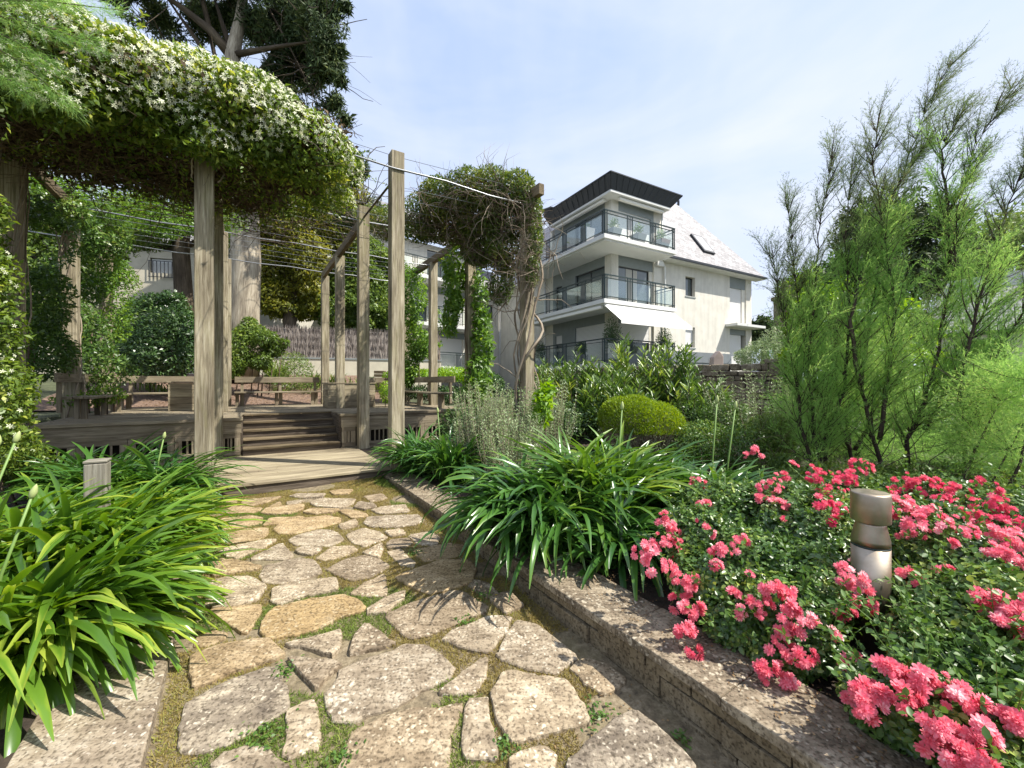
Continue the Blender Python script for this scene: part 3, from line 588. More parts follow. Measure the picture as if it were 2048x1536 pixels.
# ------------------------------------------------------------------ low walls
def low_wall(name, label, u0, u1, v0, v1, ztop, face_u, courses, mat_c, mat_s, cap):
    c = UV((u0 + u1) / 2, (v0 + v1) / 2, 0); t = thing(name, label, 'garden wall', (c[0], c[1], 0))
    mb = MB()
    fr = FR_UV; v = v0
    while v < v1:
        L = random.uniform(.32, .75); e = min(v + L, v1)
        mb.fbox(fr, u0 - random.uniform(0, .008), u1, v + .002, e - .003, ztop - cap + .002, ztop + random.uniform(-.004, .003), jit=.003); v = e
    mb.build('coping', mat_c, t, bevel=.007)
    mb = MB(); z = ztop - cap
    for h in courses:
        v = v0 + random.uniform(-.2, 0)
        while v < v1:
            L = random.uniform(.14, .46); e = min(v + L, v1)
            if random.random() < .25 and h > .08: 
                k = random.uniform(.3, .6); mb.fbox(fr, u0 + random.uniform(.004, .016), u1 - .05, v, e - .006, z - h * k, z - .002, jit=.002); mb.fbox(fr, u0 + random.uniform(.004, .016), u1 - .05, v, e - .006, z - h + .004, z - h * k - .005, jit=.002)
            else: mb.fbox(fr, u0 + random.uniform(.004, .018), u1 - .05, v, e - .006, z - h + .004, z - .002, jit=.003)
            v = e
        z -= h
    mb.build('wall_stones', mat_s, t, bevel=.005)
    MB().fbox(fr, u0 + .025, u1 - .06, v0, v1, -.3, ztop - cap - .004).build('mortar', M['mortar'], t)
    return t
low_wall('low_stone_wall', 'low coursed stone retaining wall with lichened coping beside the roses', 1.91, 2.25, -6.3, -.1, .30, 1.91, (.055, .10, .13, .12), M['coping'], M['wallstone'], .045)
t = thing('stone_kerb', 'flat pale stone kerb slabs along the left agapanthus bed', 'kerb', UV(-.12, -3, 0))
mb = MB(); v = -6.2
while v < -.1:
    e = min(v + random.uniform(.55, .95), -.1); c = UV(-.12, (v + e) / 2); 
    k0 = len(mb.v); mb.fbox(FR_UV, -.34, .07 + random.uniform(-.01, .01), v, e - .006, 0, .001, jit=.004)
    for i in range(k0, k0 + 8): mb.v[i][2] = SL * mb.v[i][1] + (.062 if i >= k0 + 4 else -.15) + random.uniform(-.002, .002)
    v = e
mb.build('slab', M['slabstone'], t, bevel=.006)

# ------------------------------------------------------------------ decks, stairs
DZ, UZ = .36, .95
t = thing('lower_deck', 'low sunlit timber deck at the end of the stone path', 'deck', UV(1.0, 1.1, .2))
mb = MB(); v = -.10
while v < 2.2:
    mb.fbox(FR_UV, .02, 2.02, v, v + .134, DZ - .028, DZ + random.uniform(-.0015, .0015)); v += .14
mb.build('deck_boards', M['deck'], t, bevel=.003)
mb = MB().fbox(FR_UV, .02, 2.02, -.08, -.05, DZ - .13, DZ - .031); mb.fbox(FR_UV, .05, 2.0, -.02, 2.2, .05, DZ - .035); mb.build('fascia', M['stairw'], t)
t = thing('raised_deck', 'weathered timber terrace with slatted skirt under the pergola', 'deck', UV(1.0, 4, .5))
mb = MB(); v = 2.04
SU0, SU1 = .34, 1.76
while v < 6.35:
    for (a, b) in (((-2.0, SU0 - .02), (SU1 + .02, 4.45)) if v < 2.98 else ((-2.0, 4.45),)):
        uu = a
        while uu < b - .01:
            e = min(b, uu + random.uniform(1.4, 2.6)); e = b if b - e < .4 else e
            mb.fbox(FR_UV, uu + .001, e - .002, v, v + .118, UZ - .03, UZ + random.uniform(-.002, .002)); uu = e
    v += .124
mb.build('deck_boards', M['bench'], t, bevel=.003)
for (a, b) in ((-2.0, SU0 - .02), (SU1 + .02, 4.45)):
    mb = MB()
    mb.fbox(FR_UV, a - .02, b + .02, 2.0, 2.16, UZ - .032, UZ + .012)
    mb.fbox(FR_UV, a, b, 2.03, 2.07, UZ - .23, UZ - .034)
    mb.fbox(FR_UV, a, b, 2.045, 2.075, .26, .375)
    e_ = a if a < 0 else b - .04
    mb.fbox(FR_UV, e_, e_ + .04, 2.08, 6.3, .3, UZ - .034)
    mb.build('fascia', M['bench'], t, bevel=.004)
def lattice(a, b, vv, z0, z1, n):
    mb = MB(); fr = FR_UV; mb.fbox(fr, a, b, vv, vv + .035, z1 - .07, z1); mb.fbox(fr, a, b, vv, vv + .035, z0, z0 + .07)
    mb.fbox(fr, a, a + .08, vv, vv + .035, z0 + .071, z1 - .071); mb.fbox(fr, b - .08, b, vv, vv + .035, z0 + .071, z1 - .071)
    s = (b - a - .16) / n
    for i in range(1, n): mb.fbox(fr, a + .08 + s * i - .012, a + .08 + s * i + .012, vv + .004, vv + .03, z0 + .071, z1 - .071)
    o = mb.build('slatted_panel', M['bench'], t, bevel=.002)
lattice(.03, SU0 - .03, 2.032, .38, UZ - .232, 3)
lattice(SU1 + .03, 2.02, 2.032, .38, UZ - .232, 3)
u = 2.2
while u < 4.4: lattice(u, min(u + .55, 4.4), 2.032, .38, UZ - .232, 5); u += .555
u = -2.0
while u < -.1: lattice(u, min(u + .5, -.08), 2.032, .38, UZ - .232, 4); u += .505
MB().fbox(FR_UV, -1.94, SU0 - .03, 2.25, 6.2, .2, UZ - .2).fbox(FR_UV, SU1 + .03, 4.39, 2.25, 6.2, .2, UZ - .2).build('underdeck_shade_block', M['mortar'], t)  # dark blocks stand in for the shade behind the slatted skirt
t = thing('deck_stairs', 'dark five step timber staircase up to the raised deck', 'stairs', UV(1.05, 2.4, .31))
rh = (UZ - DZ) / 5
for i in range(5):
    v0 = 2.03 + i * .24; mb = MB().fbox(FR_UV, SU0, SU1, v0 - .025, v0 + .10, DZ + rh * (i + 1) - .03, DZ + rh * (i + 1)); mb.fbox(FR_UV, SU0, SU1, v0 + .105, v0 + .235, DZ + rh * (i + 1) - .03, DZ + rh * (i + 1) - .001)
    mb.build('tread', M['beam'], t, bevel=.004)
    MB().fbox(FR_UV, SU0, SU1, v0 + .005, v0 + .03, DZ + rh * i + .001, DZ + rh * (i + 1) - .032).build('riser', M['stairw'], t)
for uu in (SU0 - .022, SU1 + .002): MB().fbox(FR_UV, uu, uu + .02, 2.072, 3.2, DZ, UZ - .035).build('stringer', M['stairw'], t)

# ------------------------------------------------------------------ pergola
t = thing('pergola', 'tall weathered timber pergola with steel cables over path and deck', 'pergola', UV(1, 2, .3))
SV = 2.03
posts = {}
def add_post(u, k, z0, z1, w=.178, dv=0.0):
    p = UV(u, k * SV + dv); mb = MB(); fr = (np.array([p[0], p[1], 0]), np.array([U[0], U[1], 0]), np.array([V[0], V[1], 0]))
    mb.fbox(fr, -w / 2, w / 2, -w / 2, w / 2, z0, z1); o = mb.build('post', M['post'], t, bevel=.008); posts[(u, k)] = o
add_post(0, 0, .1, 4.42, .168); add_post(2.12, 0, .1, 4.66)
for k in (1, 2, 3): add_post(0, k, .28 if k == 1 else UZ, 4.40)
add_post(2.12, 1, .28, 4.60, dv=-.12)
for k in (2, 3): add_post(2.12, k, UZ, 4.30)
add_post(4.32, 0, .1, 4.80); 
for k in (1, 2, 3): add_post(4.30, k, .9, 4.50)
for k in (0, 1, 2, 3): add_post(-2.05, k, .2, 4.40)
def beam(u, k0, k1, z, w=.06, h=.15): 
    a = UV(u, k0 * SV, z); b = UV(u, k1 * SV, z); MB().bar(a, b, w, h).build('beam', M['beam'], t, bevel=.005)
beam(0, .06, 3.1, 4.42); beam(2.09, .98, 3.05, 4.33, .08, .16); beam(4.29, -.22, 3.6, 4.56, .10, .17); beam(-2.05, -1.2, 3.1, 4.43, .08, .16)
MB().tube([UV(2.12, .1, 4.35), UV(2.12, 1.0 * SV, 4.42)], .016, 8).build('tie_rod', M['stairw'], t, smooth=True)
for k in range(4):
    for z, r in ((4.43, .013),):
        pts = [UV(-3.2 + i * .75, k * SV - (.1 if k == 0 else 0), z - .03 * math.sin(i * 1.57) ** 2) for i in range(11)]
        pts = [p for p in pts]; pts.append(UV(4.3, k * SV - (.1 if k == 0 else 0), z + .05))
        MB().tube(pts, r, 6).build('cable', M['cable'], t, smooth=True)
for j in range(1, 15):
    if j % 5 == 0: continue
    v = j * SV / 5; MB().tube([UV(-2.05, v, 4.45), UV(0, v, 4.43), UV(2.1, v, 4.40), UV(4.3, v, 4.5)], .0035, 4).build('wire', M['cable'], t)
MB().tube([UV(-2, -.15, 4.62), UV(2.12, -.0, 4.62), UV(4.3, 0, 4.72)], .004, 4).build('wire', M['cable'], t)

# ------------------------------------------------------------------ benches and boxes on the deck
def bench(label, axis, a0, a1, c, side, legs, back_gap=()):
    """axis 'u' or 'v' runs along; c = back line; side = +1/-1 where the seat lies"""
    mid = UV((a0 + a1) / 2, c) if axis == 'u' else UV(c, (a0 + a1) / 2); t = thing('deck_bench', label, 'bench', (mid[0], mid[1], UZ), 'benches around the raised deck')
    def bx(mb, l0, l1, d0, d1, z0, z1):
        d0, d1 = sorted((c + side * d0, c + side * d1))
        return mb.fbox(FR_UV, l0, l1, d0, d1, z0, z1) if axis == 'u' else mb.fbox(FR_UV, d0, d1, l0, l1, z0, z1)
    mb = MB()
    for i in range(3): bx(mb, a0, a1, .10 + i * .115, .205 + i * .115, UZ + .31, UZ + .345)
    mb.build('seat', M['bench'], t, bevel=.004)
    MBB = MB(); bx(MBB, a0, a1, .02, .055, UZ + .56, UZ + .70); MBB.build('backrest', M['bench'], t, bevel=.004)
    for q in legs: MBL = MB(); bx(MBL, q - .04, q + .04, .16, .22, UZ, UZ + .309); bx(MBL, q - .13, q - .06, .26, .32, UZ, UZ + .309); MBL.build('leg', M['bench'], t)
    for q in legs: MBL = MB(); bx(MBL, q - .03, q + .03, -.03, .018, UZ + .1, UZ + .70); MBL.build('bracket', M['bench'], t)
bench('long plank bench across the back of the deck between pergola posts', 'u', .15, 2.0, 6.25, -1, (.3, 1.1, 1.9))
bench('plank bench at the back left of the deck beside the dark bush', 'u', -1.9, -.05, 6.25, -1, (-1.7, -.4))
bench('vine draped plank bench along the left edge of the deck', 'v', 3.0, 5.6, -1.98, 1, (3.3, 4.3, 5.3))
bench('shaded plank bench along the right edge of the deck', 'v', 2.5, 5.6, 4.2, -1, (2.8, 4.1, 5.4))
bench('short plank bench at the back right of the deck under flowering shrub', 'u', 3.1, 4.2, 6.25, -1, (3.2, 4.0))
def wbox(label, u0, u1, v0, v1, h):
    c = UV((u0 + u1) / 2, (v0 + v1) / 2); t = thing('storage_box', label, 'wooden box', (c[0], c[1], UZ), 'plank boxes on the raised deck')
    mb = MB(); n = 4; s = (h - .03) / n
    for i in range(n):
        z = UZ + i * s; mb.fbox(FR_UV, u0, u1, v0, v0 + .025, z + .003, z + s - .003); mb.fbox(FR_UV, u0, u1, v1 - .025, v1, z + .003, z + s - .003)
        mb.fbox(FR_UV, u0 + .002, u0 + .025, v0 + .027, v1 - .027, z + .003, z + s - .003); mb.fbox(FR_UV, u1 - .025, u1 - .002, v0 + .027, v1 - .027, z + .003, z + s - .003)
    mb.build('box_boards', M['deck'], t, bevel=.003)
    MB().fbox(FR_UV, u0 - .02, u1 + .02, v0 - .02, v1 + .02, UZ + h - .028, UZ + h).build('lid', M['bench'], t, bevel=.004)
def uvof(p): d = p[:2] - A0; return float(d @ U), float(d @ V)
a = uvof(P(336, 820, 8.0)); wbox('plank box left of the stairs behind the big front post', a[0], a[0] + .85, a[1], a[1] + .7, .58)
a = uvof(P(655, 815, 8.9)); wbox('wide plank box right of the stairs behind the posts', a[0], a[0] + 1.0, a[1] - .05, a[1] + .65, .56)
# small crate on the wall ledge behind
p = P(760, 760, 13.5); t = thing('wooden_crate', 'small brown slatted crate in front of the beige wall', 'crate', p)
mb = MB()
for i in range(3): mb.fbox((p, np.array([1., 0, 0]), np.array([0, 1., 0])), -.16, .16, -.12, .12, .01 + i * .11 - .02, .10 + i * .11 - .02)
mb.build('slats', M['beam'], t); MB().fbox((p, np.array([1., 0, 0]), np.array([0, 1., 0])), -.17, .17, -.13, .13, -.35, -.012).build('plinth', M['beam'], t)

# ------------------------------------------------------------------ beige wall + reed screen
a = P(380, 750, 14.6); dW = np.array([.93, .37]); nW = np.array([-.37, .93])
FRW = (np.array([a[0], a[1], 0]), np.array([dW[0], dW[1], 0]), np.array([nW[0], nW[1], 0]))
t = thing('rendered_wall', 'beige rendered boundary wall below a reed screen', 'wall', (a[0], a[1], 1.5))
MB().fbox(FRW, -3, 9, 0, .25, .5, 2.44).build('wall_body', M['beige'], t); MB().fbox(FRW, -3.02, 9.02, -.03, .28, 2.443, 2.50).build('coping', M['greyw'], t)
t = thing('reed_screen', 'grey brown heather reed screen standing on the beige wall', 'fence', (a[0], a[1], 2.5))
n = 6500; L = rng.uniform(0, 11.9, n); dd = rng.uniform(.06, .16, n); zz = 2.5 + rng.integers(0, 4, n) * .30 + rng.uniform(0, .04, n)
pos = np.stack([a[0] + (L - 2.95) * dW[0] + dd * nW[0], a[1] + (L - 2.95) * dW[1] + dd * nW[1], zz], 1)
ax = np.array([0, 0, 1.]) + rng.normal(size=(n, 3)) * .08; leaves('reeds', pos, ax, np.tile([-.0, -1., 0], (n, 1)) + rng.normal(size=(n, 3)) * .4, rng.uniform(.26, .38, n), rng.uniform(.012, .03, n), M['reed'], t)
MB().fbox(FRW, -2.98, 8.98, .10, .13, 2.5, 3.62).build('backing', M['reed'], t)

# ------------------------------------------------------------------ rubble garden wall (right)
def rubble_wall(label, p0, p1, z0, z1a, z1b, th, seed=1):
    random.seed(seed); p0 = np.array(p0[:2]); p1 = np.array(p1[:2]); L = np.linalg.norm(p1 - p0); d = (p1 - p0) / L; n = np.array([-d[1], d[0]])
    fr = (np.array([p0[0], p0[1], 0]), np.array([d[0], d[1], 0]), np.array([n[0], n[1], 0]))
    t = thing('rubble_wall', label, 'wall', (p0[0], p0[1], z0)); mb = MB(); z = z0; top = max(z1a, z1b)
    while z < top:
        h = random.uniform(.09, .16); s = 0
        while s < L:
            l = random.uniform(.12, .42); zt = z1a + (z1b - z1a) * s / L
            if z + h * .6 < zt: mb.fbox(fr, s + .006, min(L, s + l) - .006, random.uniform(-.03, .01), th + random.uniform(-.02, .02), z + .006, min(z + h, zt + random.uniform(0, .05)) - .004, jit=.014)
            s += l
        z += h
    mb.build('stones', M['rubble'], t, bevel=.018); MB().fbox(fr, .05, L - .05, .03, th - .03, z0, min(z1a, z1b) - .08).build('mortar', M['mortar'], t)
rubble_wall('rough rubble stone garden wall behind the round clipped shrub', P(1060, 760, 11.5), P(1570, 760, 8.2), .2, 1.80, 1.98, .4)

# ------------------------------------------------------------------ light bollard among the roses
p = P(1741, 1300, 1.95); p[2] = .30; t = thing('bollard_light', 'brushed steel bollard lamp standing among the pink roses', 'garden light', p)
R_ = .074
MB().lathe(p, [(R_, -.05), (R_, .43)], 48).build('lower_tube', M['steel'], t, smooth=False)
MB().lathe(p, [(R_ * .99, .435), (R_ * .99, .46), (R_ * .78, .53), (R_ * .78, .545)], 48).build('reflector_cone', M['steel'], t)
MB().lathe(p, [(R_, .545), (R_ * 1.02, .548), (R_ * 1.02, .672), (R_ * .98, .680), (R_ * .9, .682)], 48).build('cap', M['steel'], t)
MB().lathe(p, [(R_ * 1.006, .428), (R_ * 1.006, .434)], 48).build('seam_ring', M['rail'], t)
for o in t.children:
    try: o.data.shade_smooth()
    except Exception: pass
p = P(195, 1000, 3.05); p[2] = .14; t = thing('timber_stump', 'square pale timber stump among the left agapanthus leaves', 'stump', p)
fr = (p, np.array([U[0], U[1], 0]), np.array([V[0], V[1], 0])); MB().fbox(fr, -.062, .062, -.062, .062, 0, .77).build('block', M['bollwood'], t, bevel=.01); MB().fbox(fr, -.065, .065, -.065, .065, .773, .79).build('cap', M['bollwood'], t, bevel=.004)
# ------------------------------------------------------------------ apartment building
W2 = np.array([4.75, 19.6]); LD = np.array([-.481, .877]); RD = np.array([.865, .501])
def w3(v): return np.array([v[0], v[1], 0.])
FB = (w3(W2), w3(LD), w3(RD))            # fbox(a: along L, b: along R)
def bpx(px, a=0.0): r = (px - CX) / F; o = W2 + LD * a; return (r * o[1] - o[0]) / (RD[0] - r * RD[1])
def apx(px, b=0.0): r = (px - CX) / F; o = W2 + RD * b; return (r * o[1] - o[0]) / (LD[0] - r * LD[1])
def zat(py, a, b): o = W2 + LD * a + RD * b; return E - (py - HY) / F * o[1]
S1, S2, S3 = 7.94, 5.14, 2.36
bld = thing('apartment_building', 'white three storey corner apartment block with glass railed balconies', 'building', (W2[0], W2[1], .8))
def facade(fr, swap, l0, l1, z0, z1, th, ops, mat, parent, name='wall'):
    """wall of boxes around openings; l along facade, thickness inward. swap: along is second axis"""
    mb = MB(); ls = sorted({l0, l1} | {x for o in ops for x in (max(l0, o[0]), min(l1, o[1]))})
    for i in range(len(ls) - 1):
        a, b = ls[i], ls[i + 1]; m = (a + b) / 2; cuts = sorted([(o[2], o[3]) for o in ops if o[0] <= m <= o[1]]); z = z0
        for (c, d) in cuts + [(z1, z1)]:
            if c > z + 1e-4:
                if swap: mb.fbox(fr, 0, th, a, b, z, c)
                else: mb.fbox(fr, a, b, 0, th, z, c)
            z = d
    return mb.build(name, mat, parent)
def window(fr, swap, l0, l1, z0, z1, parent, nm=2, inset=.12, shut=0.0, name='window', curtain=False, back=None):
    def bx(mb, a, b, d0, d1, c, d):
        return mb.fbox(fr, d0, d1, a, b, c, d) if swap else mb.fbox(fr, a, b, d0, d1, c, d)
    f = .05; mb = MB(); bx(mb, l0, l1, inset, inset + .06, z1 - f, z1); bx(mb, l0, l1, inset, inset + .06, z0, z0 + f)
    for i in range(nm + 1):
        x = l0 + (l1 - l0 - f) * i / nm; bx(mb, x, x + f, inset - .002, inset + .058, z0 + f + .001, z1 - f - .001)
    fo = mb.build(name, M['alu'], parent)
    mb = MB(); bx(mb, l0 + .01, l1 - .01, inset + .03, inset + .045, z0 + .01, z1 - .01); mb.build('pane', M['glassdark'], fo)
    if shut: mb = MB(); bx(mb, l0 + .02, l1 - .02, inset - .05, inset - .02, z1 - (z1 - z0) * shut, z1); mb.build('shutter', M['shutter'], fo)
    if curtain:
        mb = MB(); n = int((l1 - l0) * .36 / .07)
        for i in range(n): x = l0 + (l1 - l0) * .3 + i * .07; bx(mb, x, x + .06, inset + .012, inset + .028, z0 + .06, z1 - .06)
        mb.build('curtain', M['curtain'], fo)
    return fo
# right facade (plane a = 0, inwards +a), along b
b_c1 = bpx(1236.7); b_w1 = bpx(1308); b_c2 = bpx(1323); b_end = bpx(1503)
m0, m1 = bpx(1371), bpx(1390); r0, r1 = bpx(1459.5), bpx(1492)
zz = lambda py, b: zat(py, 0, b)
ops = [(b_c1, b_w1, S2, S1 - .2), (b_c1, b_w1, S3, S2 - .2), (m0, m1, zz(591, m0), zz(552, m0)), (m0, m1, zz(694, m0), zz(653, m0)), (r0, r1, zz(643, r0), zz(549, r0)), (r0, r1, zz(740, r0), zz(657, r0))]
facade(FB, True, 0, b_end, .3, S1 - .02, .3, ops, M['render_'], bld)
for (s, top, sh) in ((S2, S1 - .2, 0), (S3, S2 - .2, .42)):
    MB().fbox(FB, .08, .2, b_c1, b_w1, top - .52, top).build('shutter_box', M['greyw'], bld)
    window(FB, True, b_c1 + .01, b_w1 - .25, s + .02, top - .525, bld, 2, .16, sh, curtain=(s == S2)); MB().fbox(FB, .1, .28, b_w1 - .25, b_w1, s, top - .525).build('window_return', M['render_'], bld)
window(FB, True, m0, m1, zz(591, m0), zz(552, m0), bld, 1, .2); window(FB, True, m0, m1, zz(694, m0), zz(653, m0), bld, 1, .2, .85)
for py in (592, 695): MB().fbox(FB, -.03, .2, m0 - .04, m1 + .04, zz(py, m0) - .06, zz(py, m0)).build('window_sill', M['greyw'], bld)
zt = zz(574, r0); MB().fbox(FB, .05, .2, r0, r1, zt, zz(549, r0) - .002).build('shutter_box', M['greyw'], bld); window(FB, True, r0, r1 - .35, zz(643, r0), zt - .005, bld, 1, .16, .98)
MB().fbox(FB, .06, .28, r1 - .35, r1, zz(643, r0), zt - .005).build('window_return', M['render_'], bld)
zt2 = zz(668, r0); MB().fbox(FB, .05, .2, r0, r1, zt2, zz(657, r0) - .002).build('shutter_box', M['greyw'], bld); window(FB, True, r0, r1 - .35, zz(740, r0), zt2 - .005, bld, 1, .16, .98)
MB().fbox(FB, -.75, -.002, r0 - .45, b_end + .2, zz(655, r0) + .02, zz(655, r0) + .16).build('canopy_slab', M['white'], bld)
# left facade (plane b = 0, inwards +b), along a
ag0, ag1 = .465, 4.9; aw = apx(1150); an0, an1 = apx(1124), apx(1111)
for (s, top, full) in ((S2, S1 - .2, 0), (S3, S2 - .2, 1)):
    MB().fbox(FB, 0, ag0, .001, .3, s - .01, top + .2).build('column', M['render_'], bld)
    facade(FB, False, ag0, ag1, s, top + .05, .25, [(ag0, aw, s + .02, top - .5), (an0, an1, s + .02, top - .75)], M['greyw'], bld, 'grey_wall')
    window(FB, False, ag0, aw, s + .02, top - .5, bld, 2, .12, full * .97); window(FB, False, an0, an1, s + .02, top - .75, bld, 1, .1, full * .25)
facade(FB, False, ag1, 11.6, .3, S1 - .02, .3, [(8.0, 9.0, S2 + .9, S2 + 2.1), (8.0, 9.0, S3 + .9, S3 + 2.1)], M['render_'], bld)
for s in (S2, S3): window(FB, False, 8.0, 9.0, s + .9, s + 2.1, bld, 2, .12)
MB().fbox(FB, 0, 5.4, 0.02, 3.0, .3, S3 - .2).build('base_wall', M['render_'], bld)
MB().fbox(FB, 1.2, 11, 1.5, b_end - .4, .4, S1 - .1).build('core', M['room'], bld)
MB().fbox(FB, .32, 11.6, b_end - .3, b_end - .002, .3, S1 - .05).build('wall', M['render_'], bld)
# top floor
TZ = 10.40
MB().fbox(FB, 0, .465, 0, .3, S1, TZ).fbox(FB, 0, .3, .3, b_c1, S1, TZ).build('column', M['render_'], bld)
MB().fbox(FB, 0, .3, b_w1 - .03, b_c2 + .02, S1, TZ).build('column', M['render_'], bld)
facade(FB, True, b_c1, b_w1 - .03, S1, TZ, .25, [(b_c1, b_w1 - .25, S1 + .02, TZ - .55)], M['greyw'], bld, 'grey_wall')
window(FB, True, b_c1, b_w1 - .25, S1 + .02, TZ - .55, bld, 2, .1, .98)
facade(FB, False, ag0, 5.0, S1, TZ, .25, [(ag0, aw, S1 + .02, TZ - .45)], M['greyw'], bld, 'grey_wall')
window(FB, False, ag0, aw, S1 + .02, TZ - .45, bld, 2, .1)
MB().fbox(FB, 4.7, 5.2, 0, .3, S1, TZ - .002).build('column', M['render_'], bld)
MB().fbox(FB, .32, 5.2, b_c2 - .3, b_c2, S1, TZ - .003).fbox(FB, 4.9, 5.2, .32, b_c2, S1, TZ - .003).build('wall', M['render_'], bld)
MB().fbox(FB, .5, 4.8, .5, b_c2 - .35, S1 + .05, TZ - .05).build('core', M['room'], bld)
# soffit + flared zinc roof edge
def q(a, b, z): return W2[0] + LD[0] * a + RD[0] * b, W2[1] + LD[1] * a + RD[1] * b, z
ib = [q(-.58, -.58, TZ), q(-.58, 3.5, TZ), q(4.4, 3.5, TZ), q(4.4, -.58, TZ)]; ot = [q(-.87, -.85, 11.0), q(-.87, 4.05, 11.0), q(4.6, 4.05, 11.0), q(4.6, -.9, 11.0)]
mb = MB(); mb.slab([np.array(p) + np.array([0, 0, .0]) for p in ib], (0, 0, .10)); mb.build('soffit', M['white'], bld)
mb = MB(); k = 0
V8 = [np.array(p) + np.array([0, 0, .004]) for p in ib] + [np.array(p) for p in ot]; mb.v = list(V8); mb.g = [np.zeros(3)] * 8
mb.f = [[0, 1, 5, 4], [1, 2, 6, 5], [2, 3, 7, 6], [3, 0, 4, 7], [4, 5, 6, 7], [3, 2, 1, 0]]; ro = mb.build('roof_fascia', M['zinc'], bld)
mb = MB()
for (i0, i1, nseam) in ((0, 1, 12), (3, 0, 13)):
    for j in range(nseam + 1):
        s = j / nseam; lo = V8[i0] * (1 - s) + V8[i1] * s; hi = V8[4 + i0] * (1 - s) + V8[4 + i1] * s; mb.bar(lo, hi, .022, .03)
for (i0, i1) in ((0, 1), (3, 0)): mb.bar(V8[4 + i0] + [0, 0, .02], V8[4 + i1] + [0, 0, .02], .06, .05)
mb.build('roof_seams', M['zinc'], bld)
MB().bar(q(-.5, -.3, 11.1), q(-.5, 1.0, 11.12), .05, .03).bar(q(3.6, -.6, 11.05), q(4.9, -.6, 11.3), .9, .06).build('roof_panel', M['zinc'], bld)
# folded awnings at top
for (p0, p1) in ((q(-.35, .15, TZ - .19), q(-.35, 3.2, TZ - .19)), (q(.1, -.35, TZ - .19), q(4.2, -.35, TZ - .19))):
    MB().bar(p0, p1, .16, .13).build('folded_awning', M['awn'], bld, bevel=.03)
# slate main roof
def slate(name, pts, ax_u, mat, parent, th=.06):
    pts = [np.array(p, float) for p in pts]; e = unit(pts[1] - pts[0]); n = unit(np.cross(pts[1] - pts[0], pts[2] - pts[0])); f = np.cross(n, e)
    mb = MB(); mb.slab(pts, n * th if n[2] > 0 else -n * th)
    mb.g = [np.array([(p - pts[0]) @ e, (p - pts[0]) @ f, 0.]) for p in mb.v]; return mb.build(name, mat, parent)
be = b_end + .5; ez = 8.0; tp = 1.40; sm = 4.2
slate('roof', [q(-.55, b_c2 - .15, ez), q(-.55, be, ez), q(-.55 + sm, be - sm, ez + sm * tp), q(-.55 + sm, b_c2 - .15, ez + sm * tp)], None, M['slate'], bld)
slate('roof', [q(-.55, be, ez), q(12, be, ez), q(12, be - sm, ez + sm * tp), q(-.55 + sm, be - sm, ez + sm * tp)], None, M['slate'], bld)
slate('roof', [q(12, -.5, ez), q(5.3, -.5, ez), q(5.3, -.5 + 3.4, ez + 3.4 * tp), q(12, -.5 + 3.4, ez + 3.4 * tp)], None, M['slate'], bld)
MB().fbox(FB, -.58, 0.02, b_c2 - .1, be, ez - .16, ez - .07).build('eave_soffit', M['white'], bld); MB().fbox(FB, -.66, -.585, b_c2 - .1, be + .05, ez - .13, ez - .02).build('gutter', M['zinc'], bld)
MB().fbox(FB, 5.3, 12, -.52, -.02, ez - .16, ez - .07).build('eave_soffit', M['white'], bld)
# skylight
def roofpt(b, s, up=0.): p = np.array(q(-.55 + s, b, ez + s * tp)); nrm = unit(np.array([-LD[0] * tp, -LD[1] * tp, 1.0])); return p + nrm * up
sk0 = None
def solve_roof(px, py):
    best = None
    for b in np.arange(3, 12, .05):
        for s in np.arange(0, 4.2, .05):
            p = roofpt(b, s); e = (CX + F * p[0] / p[1] - px) ** 2 + (HY + (E - p[2]) * F / p[1] - py) ** 2
            if best is None or e < best[0]: best = (e, b, s)
    return best[1:]
(b0_, s0_) = solve_roof(1380, 470); (b1_, s1_) = solve_roof(1411, 505)
b0_ = min(b0_, b1_) - .05; b1_ = b0_ + 1.0; lo_s, hi_s = min(s0_, s1_), max(s0_, s1_)
mb = MB(); mb.slab([roofpt(b0_, lo_s, .12), roofpt(b1_, lo_s, .12), roofpt(b1_, hi_s, .12), roofpt(b0_, hi_s, .12)], unit(np.array([-LD[0] * tp, -LD[1] * tp, 1.0])) * .14); sk = mb.build('skylight', M['zinc'], bld)
mb = MB(); mb.slab([roofpt(b0_ + .1, lo_s + .06, .13), roofpt(b1_ - .1, lo_s + .06, .13), roofpt(b1_ - .1, hi_s - .06, .13), roofpt(b0_ + .1, hi_s - .06, .13)], unit(np.array([-LD[0] * tp, -LD[1] * tp, 1.0])) * .008); mb.build('pane', M['pot'], sk)
MB().tube([roofpt(b0_ + 1.6, 3.6), roofpt(b0_ + 1.6, 3.6) + [0, 0, .3]], .08, 8).build('vent_pipe', M['zinc'], bld)
